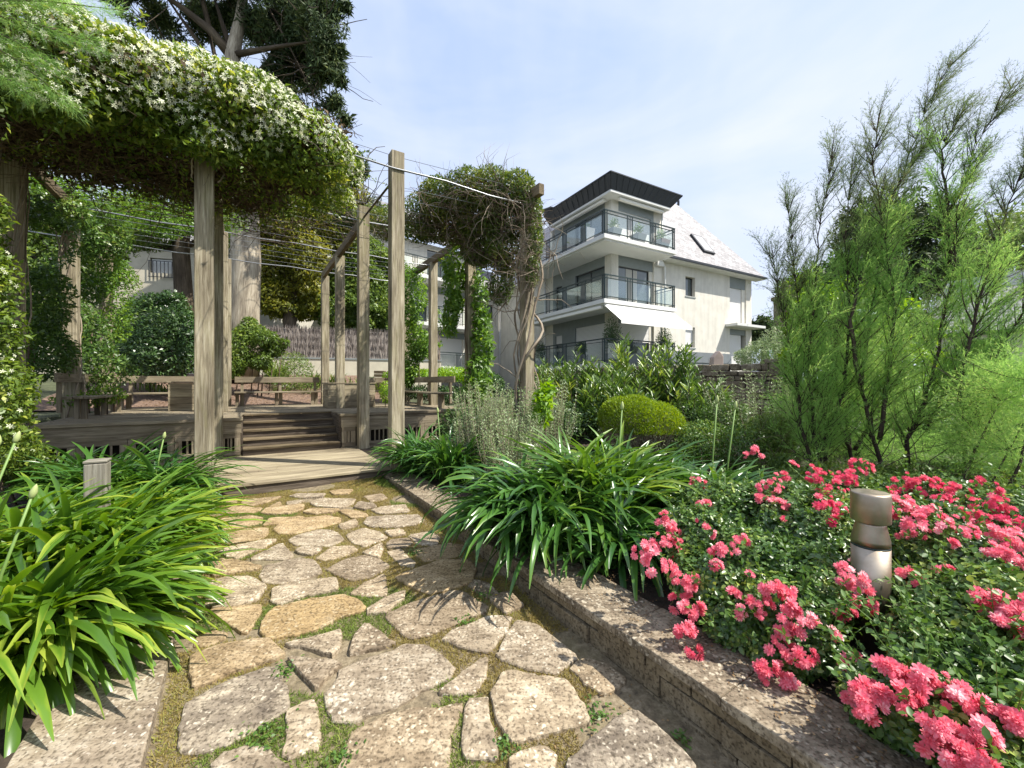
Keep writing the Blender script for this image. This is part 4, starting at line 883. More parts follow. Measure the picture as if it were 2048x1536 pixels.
# balconies
BA, BB, BE = -1.34, -1.65, 3.02
def railing(zs, path, parent, label=None, step=1.54):
    mb = MB(); gl = []
    for (p, r) in zip(path[:-1], path[1:]):
        p = np.array(p, float); r = np.array(r, float); L = np.linalg.norm(w3(LD) * (r - p)[0] + w3(RD) * (r - p)[1])
        for (z, h) in ((1.06, .05), (.92, .03), (.12, .03)): mb.bar(q(*p, zs + z), q(*r, zs + z), .04 if z < 1 else .05, h)
        n = max(1, int(round(L / step))); prev = .05
        for i in range(n + 1):
            c = i * L / n
            for o_ in ((-.16, -.055, .055, .16) if 0 < i < n else ((0.03, .14) if i == 0 else (-.14, -.03))):
                s = (c + o_) / L; m_ = p + (r - p) * s; big = abs(o_) > .1 or i in (0, n); mb.bar(q(*m_, zs + (-.05 if big else .12)), q(*m_, zs + 1.05), .04 if big else .028)
            if i < n: gl.append((p + (r - p) * (c + .2) / L, p + (r - p) * ((i + 1) * L / n - .2) / L))
    o = mb.build('railing', M['rail'], parent, label=label)
    for (g0, g1) in gl: MB().bar(q(*g0, zs + .51), q(*g1, zs + .51), .008, .74).build('glass_panel', M['glass'], o)
for i, s in enumerate((S1, S2, S3)):
    lips = MB().fbox(FB, BA, 0, BB, BE, s - .18, s).fbox(FB, 0.001, 6.0, BB, 0, s - .18, s)
    lips.build('balcony_slab', M['white'], bld)
    MB().fbox(FB, BA + .1, -.01, BB + .1, BE - .1, s - .25, s - .181).fbox(FB, .001, 5.9, BB + .1, -.01, s - .25, s - .181).build('slab_soffit', M['white'], bld)
    railing(s, [(6.0, BB + .06), (BA + .06, BB + .06)], bld); railing(s, [(BA + .06, BB + .06), (BA + .06, BE - .06), (-.05, BE - .06)], bld)
MB().fbox(FB, -.2, -.05, 3.0, b_c2 - .05, S1 - .42, S1 - .19).build('rain_head', M['white'], bld)
MB().tube([q(-.12, b_c2 + .12, .4), q(-.12, b_c2 + .12, S1 - .4), q(-.12, b_c2 - .1, S1 - .2), q(-.12, b_c2 - .1, TZ)], .05, 8).build('downpipe', M['white'], bld, smooth=True)
MB().tube([q(5.6, -.1, .4), q(5.6, -.1, S1 - .2)], .05, 8).build('downpipe', M['white'], bld, smooth=True)
# awnings of the lowest floor
aw_t = [np.array(q(BA + .02, BB + .05, S2 - .30)), np.array(q(BA + .02, BE - .1, S2 - .30)), np.array(q(BA - .95, BE - .1, S2 - 1.05)), np.array(q(BA - .95, BB + .05, S2 - 1.05))]
MB().slab(aw_t, (0, 0, .012)).slab([aw_t[3], aw_t[2], aw_t[2] - [0, 0, .14], aw_t[3] - [0, 0, .14]], (-.01, .01, 0)).build('awning', M['awn'], bld, label='extended white canvas awning under the middle balcony')
MB().bar(q(BA + .06, BB + .1, S2 - .30), q(BA + .06, BE - .1, S2 - .30), .14, .12).build('awning_case', M['white'], bld, bevel=.03)
MB().bar(q(BA + .3, BB + .12, S2 - .33), q(5.6, BB + .12, S2 - .33), .16, .14).build('folded_awning', M['awn'], bld, bevel=.03)
# rear wing
I0 = np.array([-.70, 30.3]); QD = np.array([-.73, -.68]); ND = np.array([-.68, .73])
FW = (w3(I0), w3(QD), w3(ND))
wing = thing('apartment_wing', 'white rear apartment wing seen through the pergola posts', 'building', (I0[0], I0[1], .8))
opsw = [(.9, 1.7, S2 + .8, S2 + 2.0), (.9, 1.7, S3 + .8, S3 + 2.0)]
for s in (S1 - 2.8, S1 - 5.6): opsw += [(3.6, 5.6, s + .02, s + 2.1), (6.4, 8.6, s + .02, s + 2.1), (10, 12, s + .02, s + 2.1)]
facade(FW, False, 0, 17, .3, 8.0, .3, opsw, M['render_'], wing)
for s in (S2, S3): window(FW, False, .9, 1.7, s + .8, s + 2.0, wing, 1, .12)
for s in (S1 - 2.8, S1 - 5.6):
    for (l0, l1, sh) in ((3.6, 5.6, .95), (6.4, 8.6, .3), (10, 12, .6)):
        window(FW, False, l0, l1, s + .02, s + 2.1, wing, 2, .14, sh); MB().fbox(FW, l0 - .1, l1 + .1, -.03, -.003, s + 2.1, s + 2.5).build('shutter_box', M['greyw'], wing)
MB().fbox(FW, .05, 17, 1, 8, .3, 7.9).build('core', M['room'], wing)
facade(FW, False, 3, 17, 8.0, 10.3, .3, [(4.2, 6.4, 8.1, 10.0)], M['render_'], wing); window(FW, False, 4.2, 6.4, 8.1, 10.0, wing, 2, .12)
for s in (S1, S2, S3):
    MB().fbox(FW, 3.0, 13, -1.35, -.002, s - .2, s).build('balcony_slab', M['white'], wing)
    mb = MB()
    for (z, h) in ((1.06, .05), (.92, .03), (.12, .03)): mb.fbox(FW, 3.05, 12.9, -1.3, -1.25, s + z - h, s + z); mb.fbox(FW, 3.05, 3.1, -1.24, -.05, s + z - h, s + z)
    for i in range(7):
        for o_ in (0, .1, .2, .3): x = 3.2 + i * 1.54 + o_; mb.fbox(FW, x, x + .03, -1.295, -1.265, s, s + 1.0)
    o = mb.build('railing', M['rail'], wing)
    for i in range(6): MB().fbox(FW, 3.6 + i * 1.54, 4.65 + i * 1.54, -1.285, -1.275, s + .14, s + .88).build('glass_panel', M['glass'], o)
    
def qw(l, n, z): return np.array([I0[0] + QD[0] * l + ND[0] * n, I0[1] + QD[1] * l + ND[1] * n, z])
slate('roof', [qw(3, -.6, 10.3), qw(-.5, -.6, 10.3), qw(-.5, 3.0, 14.5), qw(3, 3.0, 14.5)], None, M['slate'], wing)
slate('roof', [qw(17, -.6, 10.3), qw(3.02, -.6, 10.3), qw(3.02, 3.0, 13.5), qw(17, 3.0, 13.5)], None, M['slate'], wing)
slate('roof', [qw(3, -.5, 8.0), qw(-.3, -.5, 8.0), qw(-.3, 1.2, 9.9), qw(3, 1.2, 9.9)], None, M['slate'], wing)
MB().tube([qw(.35, -.1, .4), qw(.35, -.1, 7.9)], .05, 8).build('downpipe', M['white'], wing, smooth=True)
# parapet / terrace box
b0 = P(1343, 725, 15.0); frp = (np.array([b0[0], b0[1], 0]), w3(RD), w3(np.array([-RD[1], RD[0]])))
t = thing('terrace_parapet', 'low grey parapet box in front of the white facade', 'parapet', (b0[0], b0[1], .8))
MB().fbox(frp, 0, 3.6, 0, 2.0, .5, 2.28).build('base', M['greyw'], t); MB().fbox(frp, -.03, 3.63, -.03, 2.03, 2.283, 2.68).build('band', M['box_grey'], t)
p = P(1432, 727, 14.2); t = thing('covered_upright', 'pinkish canvas covered upright object standing before the grey parapet', 'canvas cover', (p[0], p[1], 1.6))  # unidentified pointed object, built as a canvas covered upright
mb = MB(); pr = [(-.20, 0), (.19, 0), (.19, .56), (.05, .74), (-.16, .50)]; z0 = p[2]
front = [np.array([p[0] + x, p[1] - .15, z0 + z - .3]) for (x, z) in pr]; mb.slab(front, (0, -.3, 0)); mb.build('cover', M['canvas'], t, bevel=.03)
MB().fbox(WORLD, p[0] - .1, p[0] + .1, p[1] - .1, p[1] + .1, .5, z0 - .25).build('stand', M['canvas'], t)
# pots on balconies
def pot(px, zs, a, b, r, h, label, kind=0, plant=.35):
    p = np.array(q(a, b, zs)); t = thing('potted_plant', label, 'potted plant', p, 'potted plants on the balconies')
    fr = (p, w3(RD), w3(np.array([-RD[1], RD[0]]))); k = MB(); k.fbox(fr, -r * .75, r * .75, -r * .75, r * .75, 0.003, .004)
    kk = len(k.v); k.v += [p + w3(RD) * x * s + w3(np.array([-RD[1], RD[0]])) * y * s + np.array([0, 0, z]) for (z, s) in ((0.004, r * .7), (h, r)) for (x, y) in ((-1, -1), (1, -1), (1, 1), (-1, 1))]; k.g += [np.zeros(3)] * 8
    for f in ((0, 1, 5, 4), (1, 2, 6, 5), (2, 3, 7, 6), (3, 0, 4, 7), (4, 5, 6, 7)): k.f.append([kk + i for i in f])
    k.build('pot', M['pot'], t)
    crown('foliage', [(p[0], p[1], zs + h + plant * .5, min(.4, plant * .45), min(.4, plant * .45), plant * .55)], (1500 if kind else 260), .09, .035, M['dark_bush' if kind else 'tree_green'], t, shell=.5, seed=int(px))
pot(1095, S1, 5.2, -1.3, .28, .62, 'tall grey pot at the far left of the top balcony', 0, .2)
pot(1160, S1, 1.8, -1.25, .26, .45, 'small grey planter on the left run of the top balcony', 0, .15)
pot(1180, S1, .35, -1.2, .26, .8, 'tall slim grey planter left of the top balcony corner', 0, .25)
pot(1225, S1, -1.0, -.8, .27, .42, 'grey planter with feathery plant at the top balcony corner', 0, .5)
pot(1275, S1, -1.0, .75, .28, .45, 'square grey planter mid way on the top balcony', 0, .5)
pot(1325, S1, -1.0, 2.3, .32, .45, 'wide grey planter at the right end of the top balcony', 0, .55)
pot(1219, S3, -1.0, -.9, .25, .45, 'conical clipped bush on the lowest balcony corner', 1, 1.5)
pot(1330, S3, -1.0, 2.5, .25, .45, 'dark round bush at the right end of the lowest balcony', 1, 1.3)
pot(1180, S3, .8, -1.2, .25, .5, 'pot with dark trailing plant on the lowest balcony left run', 1, .6)
pot(1100, S3, 4.6, -1.1, .3, .4, 'dark shrub at the left end of the lowest balcony', 1, 1.1)

# ------------------------------------------------------------------ beige house far left
p = P(250, 700, 22.0); fr = (np.array([p[0], p[1], 0]), np.array([.96, .28, 0]), np.array([-.28, .96, 0])); hs = thing('beige_house', 'beige house with a barred window behind the trees at left', 'building', (p[0], p[1], 1))
def fwpx(px): r = (px - CX) / F; o = fr[0]; d = fr[1]; return (r * o[1] - o[0]) / (d[0] - r * d[1])
l0, l1 = fwpx(300), fwpx(346); dd = fr[0][1] + fr[1][1] * l0
z0_, z1_ = E - (545 - HY) / F * dd, E - (515 - HY) / F * dd
facade(fr, False, -6, 6.5, .5, 9.2, .3, [(l0, l1, z0_, z1_)], M['beige'], hs)
wo = window(fr, False, l0, l1, z0_, z1_, hs, 2, .15, .0); mb = MB()
MB().fbox(fr, l0 + .03, l1 - .03, .11, .13, z0_ + .03, z1_ - .03).build('blind', M['white'], wo)
for i in range(7): x = l0 + (l1 - l0) * i / 6; mb.fbox(fr, x - .015, x + .015, -.12, -.09, z0_ - .25, z1_ - .2)
for z in (z0_ - .25, z1_ - .2): mb.fbox(fr, l0 - .05, l1 + .05, -.125, -.085, z, z + .03)
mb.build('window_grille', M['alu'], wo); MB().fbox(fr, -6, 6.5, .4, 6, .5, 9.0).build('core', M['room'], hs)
MB().slab([fr[0] + fr[1] * -6.5 + fr[2] * -.5 + [0, 0, 9.2], fr[0] + fr[1] * 7 + fr[2] * -.5 + [0, 0, 9.2], fr[0] + fr[1] * 7 + fr[2] * 4 + [0, 0, 12.5], fr[0] + fr[1] * -6.5 + fr[2] * 4 + [0, 0, 12.5]], (0, 0, .15)).build('roof', M['slate2'], hs)

# ------------------------------------------------------------------ slate roofed cottage at right
A = P(1835, 672, 15.5); B = P(2250, 655, 11.5); cot = thing('slate_cottage', 'low cottage with long slate roof behind the tamarisks', 'building', (A[0], A[1], 1))
eL = np.array([A[0], A[1], A[2]]); eR = np.array([B[0], B[1], A[2]]); dC = unit((eR - eL) * [1, 1, 0]); nC = np.array([-dC[1], dC[0], 0]); 
if nC[1] < 0: nC = -nC
zE = A[2]; up1 = eL + nC * 2.0 + [0, 0, 1.7]; up2 = eR + dC * 3 + nC * 2.0 + [0, 0, 1.7]
slate('roof', [eL, eR + dC * 3, up2, up1], None, M['slate2'], cot)
MB().slab([up1 + [0, 0, .03], up2 + [0, 0, .03], up2 + nC * .55 + [0, 0, .62], up1 + nC * .55 + [0, 0, .62]], (0, .03, .05)).build('zinc_band', M['greyw'], cot)
MB().slab([up1 + nC * .55 + [0, 0, .62], up2 + nC * .55 + [0, 0, .62], up2 + nC * 4 - [0, 0, 1.0], up1 + nC * 4 - [0, 0, 1.0]], (0, 0, .06)).build('roof', M['slate2'], cot)
frc = (np.array([eL[0], eL[1], 0]), dC, nC); Lc = float(np.linalg.norm(eR - eL)) + 3
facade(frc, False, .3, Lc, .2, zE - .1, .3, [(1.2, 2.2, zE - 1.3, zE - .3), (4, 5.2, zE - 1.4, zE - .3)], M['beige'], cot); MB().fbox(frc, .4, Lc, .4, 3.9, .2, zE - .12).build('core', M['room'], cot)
MB().fbox(frc, -.05, Lc, -.12, -.02, zE - .12, zE - .02).build('gutter', M['zinc'], cot)
p = P(1572, 660, 12.0); t = thing('stone_chimney', 'old lichened stone chimney left of the tamarisks', 'chimney', p); fr2 = (np.array([p[0], p[1], 0]), np.array([.98, .2, 0]), np.array([-.2, .98, 0]))
zt = E + (HY - 600) / F * 12
MB().fbox(fr2, -.22, .25, -.22, .22, .4, zt, jit=.01).fbox(fr2, -.27, .30, -.27, .27, zt + .002, zt + .1, jit=.01).build('stack', M['rubble'], t, bevel=.01)
MB().lathe((p[0], p[1], zt + .1), [(.13, 0), (.11, .28), (.12, .3)], 12).build('chimney_pot', M['rubble'], t, smooth=True)
MB().tube([P(1505, 633, 25.5), P(1530, 626, 19), P(1562, 617, 12.3)], .012, 5).build('overhead_cable', M['rail'])
tag(bpy.data.objects['overhead_cable'], 'thin black overhead cable between white building and stone chimney', 'cable')
# ------------------------------------------------------------------ agapanthus
def agap(label, px, d, nl, Lm, mat='agap', wid=.042, yaw_bias=None, bias=0.0, spread=.16, z=None, stalks=(), group='agapanthus clumps along the beds', upr=1.15, tips=None, bd=(.9, 2.4)):
    p = P(px, 900, d); p[2] = z if z is not None else (SL * d + .04)
    t = thing('agapanthus_clump', label, 'agapanthus', p, group)
    N = nl; yaw = rng.uniform(0, 2 * math.pi, N)
    if yaw_bias is not None:
        m = rng.random(N) < bias; yaw[m] = rng.normal(yaw_bias, .75, m.sum())
    rr = spread * np.sqrt(rng.random(N)); a2 = rng.uniform(0, 6.28, N)
    bases = np.stack([p[0] + rr * np.cos(a2), p[1] + rr * np.sin(a2), np.full(N, p[2] - .01)], 1)
    th0 = rng.normal(upr, .22, N).clip(.35, 1.5); bend = rng.uniform(bd[0], bd[1], N); L = Lm * rng.uniform(.6, 1.12, N); Wd = wid * rng.uniform(.75, 1.15, N)
    straps('leaves', bases, yaw, th0, bend, L, Wd, M[mat], t, twist=rng.normal(0, .5, N), sideways=rng.normal(0, .15, N))
    # a few older, yellower or creased leaves low down
    n2 = max(4, N // 14); yw = rng.uniform(0, 6.28, n2); bs = bases[:n2]
    straps('old_leaves', bs, yw, rng.uniform(.3, .8, n2), rng.uniform(1.2, 2.2, n2), Lm * rng.uniform(.6, .9, n2), wid * rng.uniform(.7, 1, n2), M['jas' if mat == 'agap' else mat], t, twist=rng.normal(0, 1.2, n2))
    for (dx, dy, h, lean) in stalks:
        b = p + [dx, dy, 0]; tip = b + np.array([lean[0], lean[1], h]); mid = (b + tip) / 2 + np.array([lean[0] * -.12, lean[1] * -.12, .03])
        st = MB().tube([b, mid, tip], [.008, .007, .006], 6).build('flower_stalk', M['stalk'], t, smooth=True)
        dr = unit(tip - mid); bp = [tip + dr * x for x in (0, .012, .035, .06, .075)]; MB().tube(bp, [.006, .013, .016, .009, .001], 8).build('bud', M['bud'], st, smooth=True)
    return t
yb = math.atan2(-.1, 1)
agap('big bright agapanthus clump at the left edge of the photo', 30, 1.95, 240, .88, wid=.044, yaw_bias=yb, bias=.65, upr=.9, stalks=((-.22, .05, .78, (.12, .1)),))
agap('bright agapanthus clump spilling over the left kerb nearest the camera', 120, 2.15, 280, .90, wid=.042, yaw_bias=yb, bias=.7, upr=.9)
agap('agapanthus clump behind the nearest one with a tall bud stalk at far left', 20, 2.55, 200, .95, wid=.044, yaw_bias=yb, bias=.5, stalks=((-.05, -.2, .98, (.14, .15)), (-.1, -.1, .95, (.02, .1))))
agap('bright agapanthus clump arching toward the path right of the timber stump', 180, 2.7, 340, .92, wid=.040, yaw_bias=yb, bias=.65, upr=1.0)
agap('agapanthus clump on the left kerb half way to the deck', 262, 3.1, 300, .80, wid=.037, yaw_bias=yb, bias=.65, upr=1.0)
agap('agapanthus clump beside the timber stump', 120, 3.3, 150, .78, wid=.038, yaw_bias=yb, bias=.4, upr=1.05)
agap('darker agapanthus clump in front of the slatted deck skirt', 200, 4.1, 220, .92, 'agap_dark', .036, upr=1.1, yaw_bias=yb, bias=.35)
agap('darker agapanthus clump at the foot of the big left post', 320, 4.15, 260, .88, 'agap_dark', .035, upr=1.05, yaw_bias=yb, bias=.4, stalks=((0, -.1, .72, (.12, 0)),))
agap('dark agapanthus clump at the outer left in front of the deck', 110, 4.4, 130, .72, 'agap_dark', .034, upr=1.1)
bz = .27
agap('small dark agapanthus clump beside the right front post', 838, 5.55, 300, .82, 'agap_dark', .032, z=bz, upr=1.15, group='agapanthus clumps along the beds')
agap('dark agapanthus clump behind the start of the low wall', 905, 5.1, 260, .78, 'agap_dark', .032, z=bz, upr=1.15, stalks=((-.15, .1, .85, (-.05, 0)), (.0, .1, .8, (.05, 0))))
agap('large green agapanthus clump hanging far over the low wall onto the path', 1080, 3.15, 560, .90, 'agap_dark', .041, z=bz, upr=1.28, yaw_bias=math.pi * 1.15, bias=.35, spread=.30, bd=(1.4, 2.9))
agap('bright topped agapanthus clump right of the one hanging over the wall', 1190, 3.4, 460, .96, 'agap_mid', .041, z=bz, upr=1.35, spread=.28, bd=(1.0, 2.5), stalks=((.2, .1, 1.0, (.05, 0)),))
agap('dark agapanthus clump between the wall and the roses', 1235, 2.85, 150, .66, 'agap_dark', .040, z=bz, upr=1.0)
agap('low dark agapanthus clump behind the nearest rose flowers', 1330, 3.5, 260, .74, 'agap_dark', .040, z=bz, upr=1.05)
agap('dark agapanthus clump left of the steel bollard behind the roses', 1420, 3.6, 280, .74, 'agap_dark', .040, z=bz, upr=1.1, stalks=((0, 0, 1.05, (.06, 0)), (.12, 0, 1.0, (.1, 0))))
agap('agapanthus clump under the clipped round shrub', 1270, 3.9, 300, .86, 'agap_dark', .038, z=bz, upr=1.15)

# conifer-like tuft at lower left corner
p = P(8, 1400, 1.75); t = thing('fine_leaved_tuft', 'bright needle leaved tuft at the lower left corner', 'plant', p)
n = 5200; c = p + np.array([-.05, 0, .02]); dr = rand_dir(n); dr[:, 2] = np.abs(dr[:, 2]) * .6 + .05; dr = unit(dr); base = c + dr * rng.uniform(.02, .16, n)[:, None]
leaves('needles', base, dr + rng.normal(size=(n, 3)) * .35, rand_dir(n), rng.uniform(.04, .09, n), .0022, M['bright'], t)
MB().tube([p - [.05, 0, .15], p + [-.05, 0, .08]], [.02, .008], 6).build('stem', M['twig'], t)

# ------------------------------------------------------------------ jasmine on the pergola (left)
def blob(u, v, z, ru, rv, rz): q_ = UV(u, v, z); return (q_[0], q_[1], q_[2], ru, rv, rz)
jb = []
for u in np.arange(-4.6, 1.3, .5):
    for v in np.arange(-.15, 2.3, .55):
        top = 4.98 - .30 * float(np.clip((u + 1.0) / 2.2, 0, 1)) - .10 * (u > .8)
        if u > .6 and v > 1.6: continue
        rz = .34 if u > .3 else .44
        jb.append(blob(u, v, top - rz + random.uniform(-.06, .05) - .03 * v, .52, .52, rz))
for u in np.arange(-4.6, .7, .4):
    jb.append(blob(u, -.45 + random.uniform(-.12, .1), 4.52 - .12 * max(0, u + .8) + random.uniform(-.12, .10), .34, .28, .28))
for (u, z, r) in ((-2.9, 4.2, .2), (-1.35, 4.1, .24), (-1.05, 3.98, .26), (-.8, 4.15, .22), (-.35, 4.2, .2), (-.05, 4.12, .24), (.12, 3.9, .18), (.5, 4.15, .2)): jb.append(blob(u, -.42, z, r * 1.1, .2, r * 1.2))
jb.append(blob(1.45, .3, 4.38, .3, .35, .36)); jb.append(blob(1.3, .9, 4.35, .35, .4, .32)); jb.append(blob(1.55, 1.4, 4.4, .3, .4, .28))
jas = thing('flowering_jasmine', 'huge white flowering jasmine spread over the left half of the pergola', 'climbing plant', UV(-1.5, .8, .2))
pj, nj = crown_pts(jb, 125000, .26, .26, 4, .80, -.75, 2.2, lo=3.8); vj = (pj[:, :2] - A0) @ V
kj = ~(((nj[:, 2] < -.15) | (pj[:, 2] < 4.2)) & (vj > .1)) | (rng.random(len(pj)) < .07); pj = pj[kj]; nj = nj[kj]; sj = rng.uniform(.6, 1.25, len(pj))
leaves('foliage', pj, rand_dir(len(pj)) + nj * .7 + [0, 0, .1], rand_dir(len(pj)) * .7 + nj + [0, 0, .5], .072 * sj, .031 * sj, M['jas'], jas, droop=.15)
p_, n_ = crown_pts([b for b in jb if (b[1] < 7)], 110000, .05, .22, 4, .82); 
f_ = (n_[:, 1] < .35) & (p_[:, 2] > 3.85) & (n_[:, 2] > -.5); lpj = Lump(77, f=1.6); f_ &= (lpj(p_) > -.75); p_ = p_[f_]; n_ = n_[f_]
# keep fewer flowers towards the back
pick = rng.random(len(p_)) < np.clip(1.25 - (p_[:, 1] - 3.2) * .22, .12, 1); p_ = p_[pick][:17000]; n_ = n_[pick][:17000]
def stars(name, P_, N_, r, mat, parent, k=5):
    N = len(P_); N_ = unit(N_ + rng.normal(size=(N, 3)) * .35); ref = rand_dir(N); x = unit(np.cross(N_, ref)); y = np.cross(N_, x); rr = r * rng.uniform(.75, 1.2, N)[:, None]
    vs = []; 
    for j in range(k):
        a = 2 * math.pi * j / k; d1 = x * math.cos(a) + y * math.sin(a); a2 = a + .42; d2 = x * math.cos(a2) + y * math.sin(a2); a3 = a - .30; d3 = x * math.cos(a3) + y * math.sin(a3)
        vs += [P_, P_ + d3 * rr * .55 + N_ * rr * .12, P_ + d1 * rr, P_ + d2 * rr * .5 + N_ * rr * .16]
    v = np.stack(vs, 1); q_ = np.array([[4 * j, 4 * j + 1, 4 * j + 2, 4 * j + 3] for j in range(k)]); quads = (q_[None] + (np.arange(N) * 4 * k)[:, None, None]).reshape(-1, 4)
    return np_mesh(name, v, quads, mat, parent, rnd=np.repeat(rng.random(N), 4 * k))
o = stars('blossoms', p_ + n_ * .03, n_, .026, M['jasflower'], jas); tag(o, kind='stuff')
def twigs(mb, center_pts, n, L, r, sag=.0, horiz=True, nodes=5, dirf=None):
    for _ in range(n):
        c = center_pts[random.randrange(len(center_pts))]; d = np.array([random.gauss(0, 1), random.gauss(0, 1), random.gauss(0, .25 if horiz else 1)]) if dirf is None else dirf(); d = d / np.linalg.norm(d); pts = [np.array(c, float)]; l = L * random.uniform(.5, 1.3) / nodes
        for i in range(nodes): d = unit(d + np.array([random.gauss(0, .3), random.gauss(0, .3), random.gauss(0, .2) - sag])); pts.append(pts[-1] + d * l)
        rr = r * random.uniform(.5, 1.4); mb.tube(pts, [rr * (1 - .12 * i) for i in range(len(pts))], 4, cap=False)
core = [blob(u, v, 4.42, .5, .5, .26) for u in np.arange(-4.5, 1.4, .5) for v in np.arange(-.2, 2.5, .55) if not (u > .6 and v > 1.4)]
crown('inner_dead_leaves', core, 75000, .07, .034, M['deadleaf'], jas, shell=.5, lump=.15, seed=9, cut=.2, out=.1)  # brown leaf layer added to make the canopy underside opaque and dark
cp = [UV(random.uniform(-4.4, 1.3), random.uniform(-.3, 3.0), random.uniform(4.02, 4.4)) for _ in range(300)]
mb = MB(); twigs(mb, cp, 900, 1.1, .005); twigs(mb, [UV(.1, -.1, 4.1), UV(.1, .1, 3.9), UV(-1, -.2, 4.1)], 26, .5, .005, .2, False); mb.build('dead_twigs', M['twig'], jas)
bo = np.array(jb)[rng.integers(0, len(jb), 420)]; sa = []
for b_ in bo:
    d_ = unit(rng.normal(size=3) + np.array([.1, -.5, .35])); c_ = b_[:3] + d_ * b_[3:] * .95; L_s = random.uniform(.15, .42); dv = unit(d_ + np.array([0, 0, .3]))
    for q_i in range(12): s_ = q_i / 11; sa.append((c_ + dv * L_s * s_ + np.array([0, 0, -.25 * s_ * s_ * L_s * 2]), dv + rng.normal(size=3) * .8))
sa_p = np.array([a_[0] for a_ in sa]); sa_d = np.array([a_[1] for a_ in sa]); leaves('trailing_shoots', sa_p, sa_d, rand_dir(len(sa_p)) + [0, 0, .6], .055, .022, M['jas'], jas, droop=.2)
mb = MB()
def spiral(mb, u, k, z0, z1, turns, rad, r, ph=0, wob=.03, n=34):
    c = UV(u, k * SV); pts = []
    for i in range(n):
        s = i / (n - 1); a = ph + turns * 2 * math.pi * s; R = rad + wob * math.sin(s * 17 + ph) + random.uniform(-.01, .01); pts.append([c[0] + R * math.cos(a), c[1] + R * math.sin(a), z0 + (z1 - z0) * s + .03 * math.sin(9 * s + ph)])
    mb.tube(pts, [r * (1 - .35 * i / n) for i in range(n)], 6)
for k in (0, 1, 2, 3):
    for j in range(4): spiral(mb, -2.05, k, .3 if k < 2 else UZ, 4.3, random.uniform(.4, 1.6), .135, random.uniform(.008, .018), j * 1.7)
for j in range(3): spiral(mb, .0, 0, 3.7, 4.6, .6, .15, .008, j * 2)
mb.build('climbing_stems', M['twig_pale'], jas, smooth=True)

# left side screens of foliage (separate climbers)
def climber(name, label, blobs, n, L, W, mat, cat='climbing plant', origin=None, group=None, flowers=0, stems=None, shell=.3, gap=None, lump=.25, hexa=False, up=.0, out=.6, seed=3, stemmat='twig', twn=0, droop=.2):
    b0 = blobs[0]; og = origin if origin is not None else (b0[0], b0[1], float(ground_h(np.array(b0[0]), np.array(b0[1])))); t = thing(name, label, cat, og, group)
    crown('foliage', blobs, n, L, W, M[mat], t, shell=shell, lump=lump, seed=seed, gap=gap, up=up, out=out, hexa=hexa, droop=droop, cut=.75)
    if flowers:
        p, nn = crown_pts(blobs, flowers * 3, .05, lump, seed, .8, gap); f = (nn[:, 1] < .2); p = p[f][:flowers]; nn = nn[f][:flowers]; tag(stars('blossoms', p + nn * .02, nn, .022, M['jasflower'], t), kind='stuff')
    mb = MB()
    if stems:
        for (pts, r0, r1) in stems: mb.tube(pts, list(np.linspace(r0, r1, len(pts))), 6)
    else:
        for b in blobs[:14]:
            if b[2] > 3.0: continue
            g = np.array([b[0] * .85 + b0[0] * .15, b[1] * .9 + b0[1] * .1, og[2] - .05]); mb.tube([g, (g + np.array(b[:3])) / 2 + rng.normal(size=3) * .05, np.array(b[:3])], [.02, .014, .006], 5)
    if twn: twigs(mb, [b[:3] for b in blobs], twn, .8, .004, 0, False)
    mb.build('stems', M[stemmat], t, smooth=True); return t
def pb(px, py, d, rpx, rpy=None, rd=None):      # ellipsoid roughly covering pixel radius at depth d
    c = P(px, py, d); rx = rpx / F * d; rz = (rpy or rpx) / F * d; return (c[0], c[1], c[2], rx, rd or rx, rz)
climber('jasmine_hedge', 'bright jasmine hedge with small white flowers at the left edge of the photo', [pb(-50, 420, 3.4, 50, 70), pb(-45, 560, 3.4, 60, 80), pb(-35, 660, 3.4, 62, 70), pb(-30, 770, 3.4, 65, 70), pb(-40, 850, 3.4, 60, 70), pb(-110, 500, 3.6, 80, 160), pb(-120, 750, 3.6, 100, 160)], 15000, .055, .024, 'jas', flowers=420, seed=6)
climber('green_climber', 'green climber hanging behind the left pergola posts', [pb(60, 470, 5.6, 70, 80), pb(60, 600, 5.8, 75, 90), pb(70, 700, 6.0, 70, 60), pb(200, 470, 7.6, 55, 70), pb(180, 560, 7.7, 60, 80), pb(185, 660, 7.6, 55, 75), pb(235, 590, 8.3, 38, 70), pb(200, 730, 7.5, 50, 40), pb(100, 420, 6.5, 70, 50)], 19000, .075, .030, 'jas_dark', seed=12, gap=-.25)
climber('yellow_climber', 'yellow green climber tumbling over the deck bench at left', [pb(230, 560, 8.0, 28, 60), pb(228, 640, 7.9, 24, 60), pb(160, 800, 6.9, 40, 14), pb(215, 790, 7.2, 28, 16), pb(90, 390, 7.2, 60, 40), pb(290, 440, 8.8, 90, 26), pb(380, 430, 9.2, 80, 24), pb(200, 410, 8.6, 90, 34)], 12000, .06, .028, 'wist', seed=14, gap=-.4)
climber('low_groundcover', 'yellow leaved low shrub at the left end of the deck', [pb(-5, 900, 3.9, 60, 50), pb(40, 930, 4.3, 50, 40)], 3500, .045, .022, 'jas', seed=22)

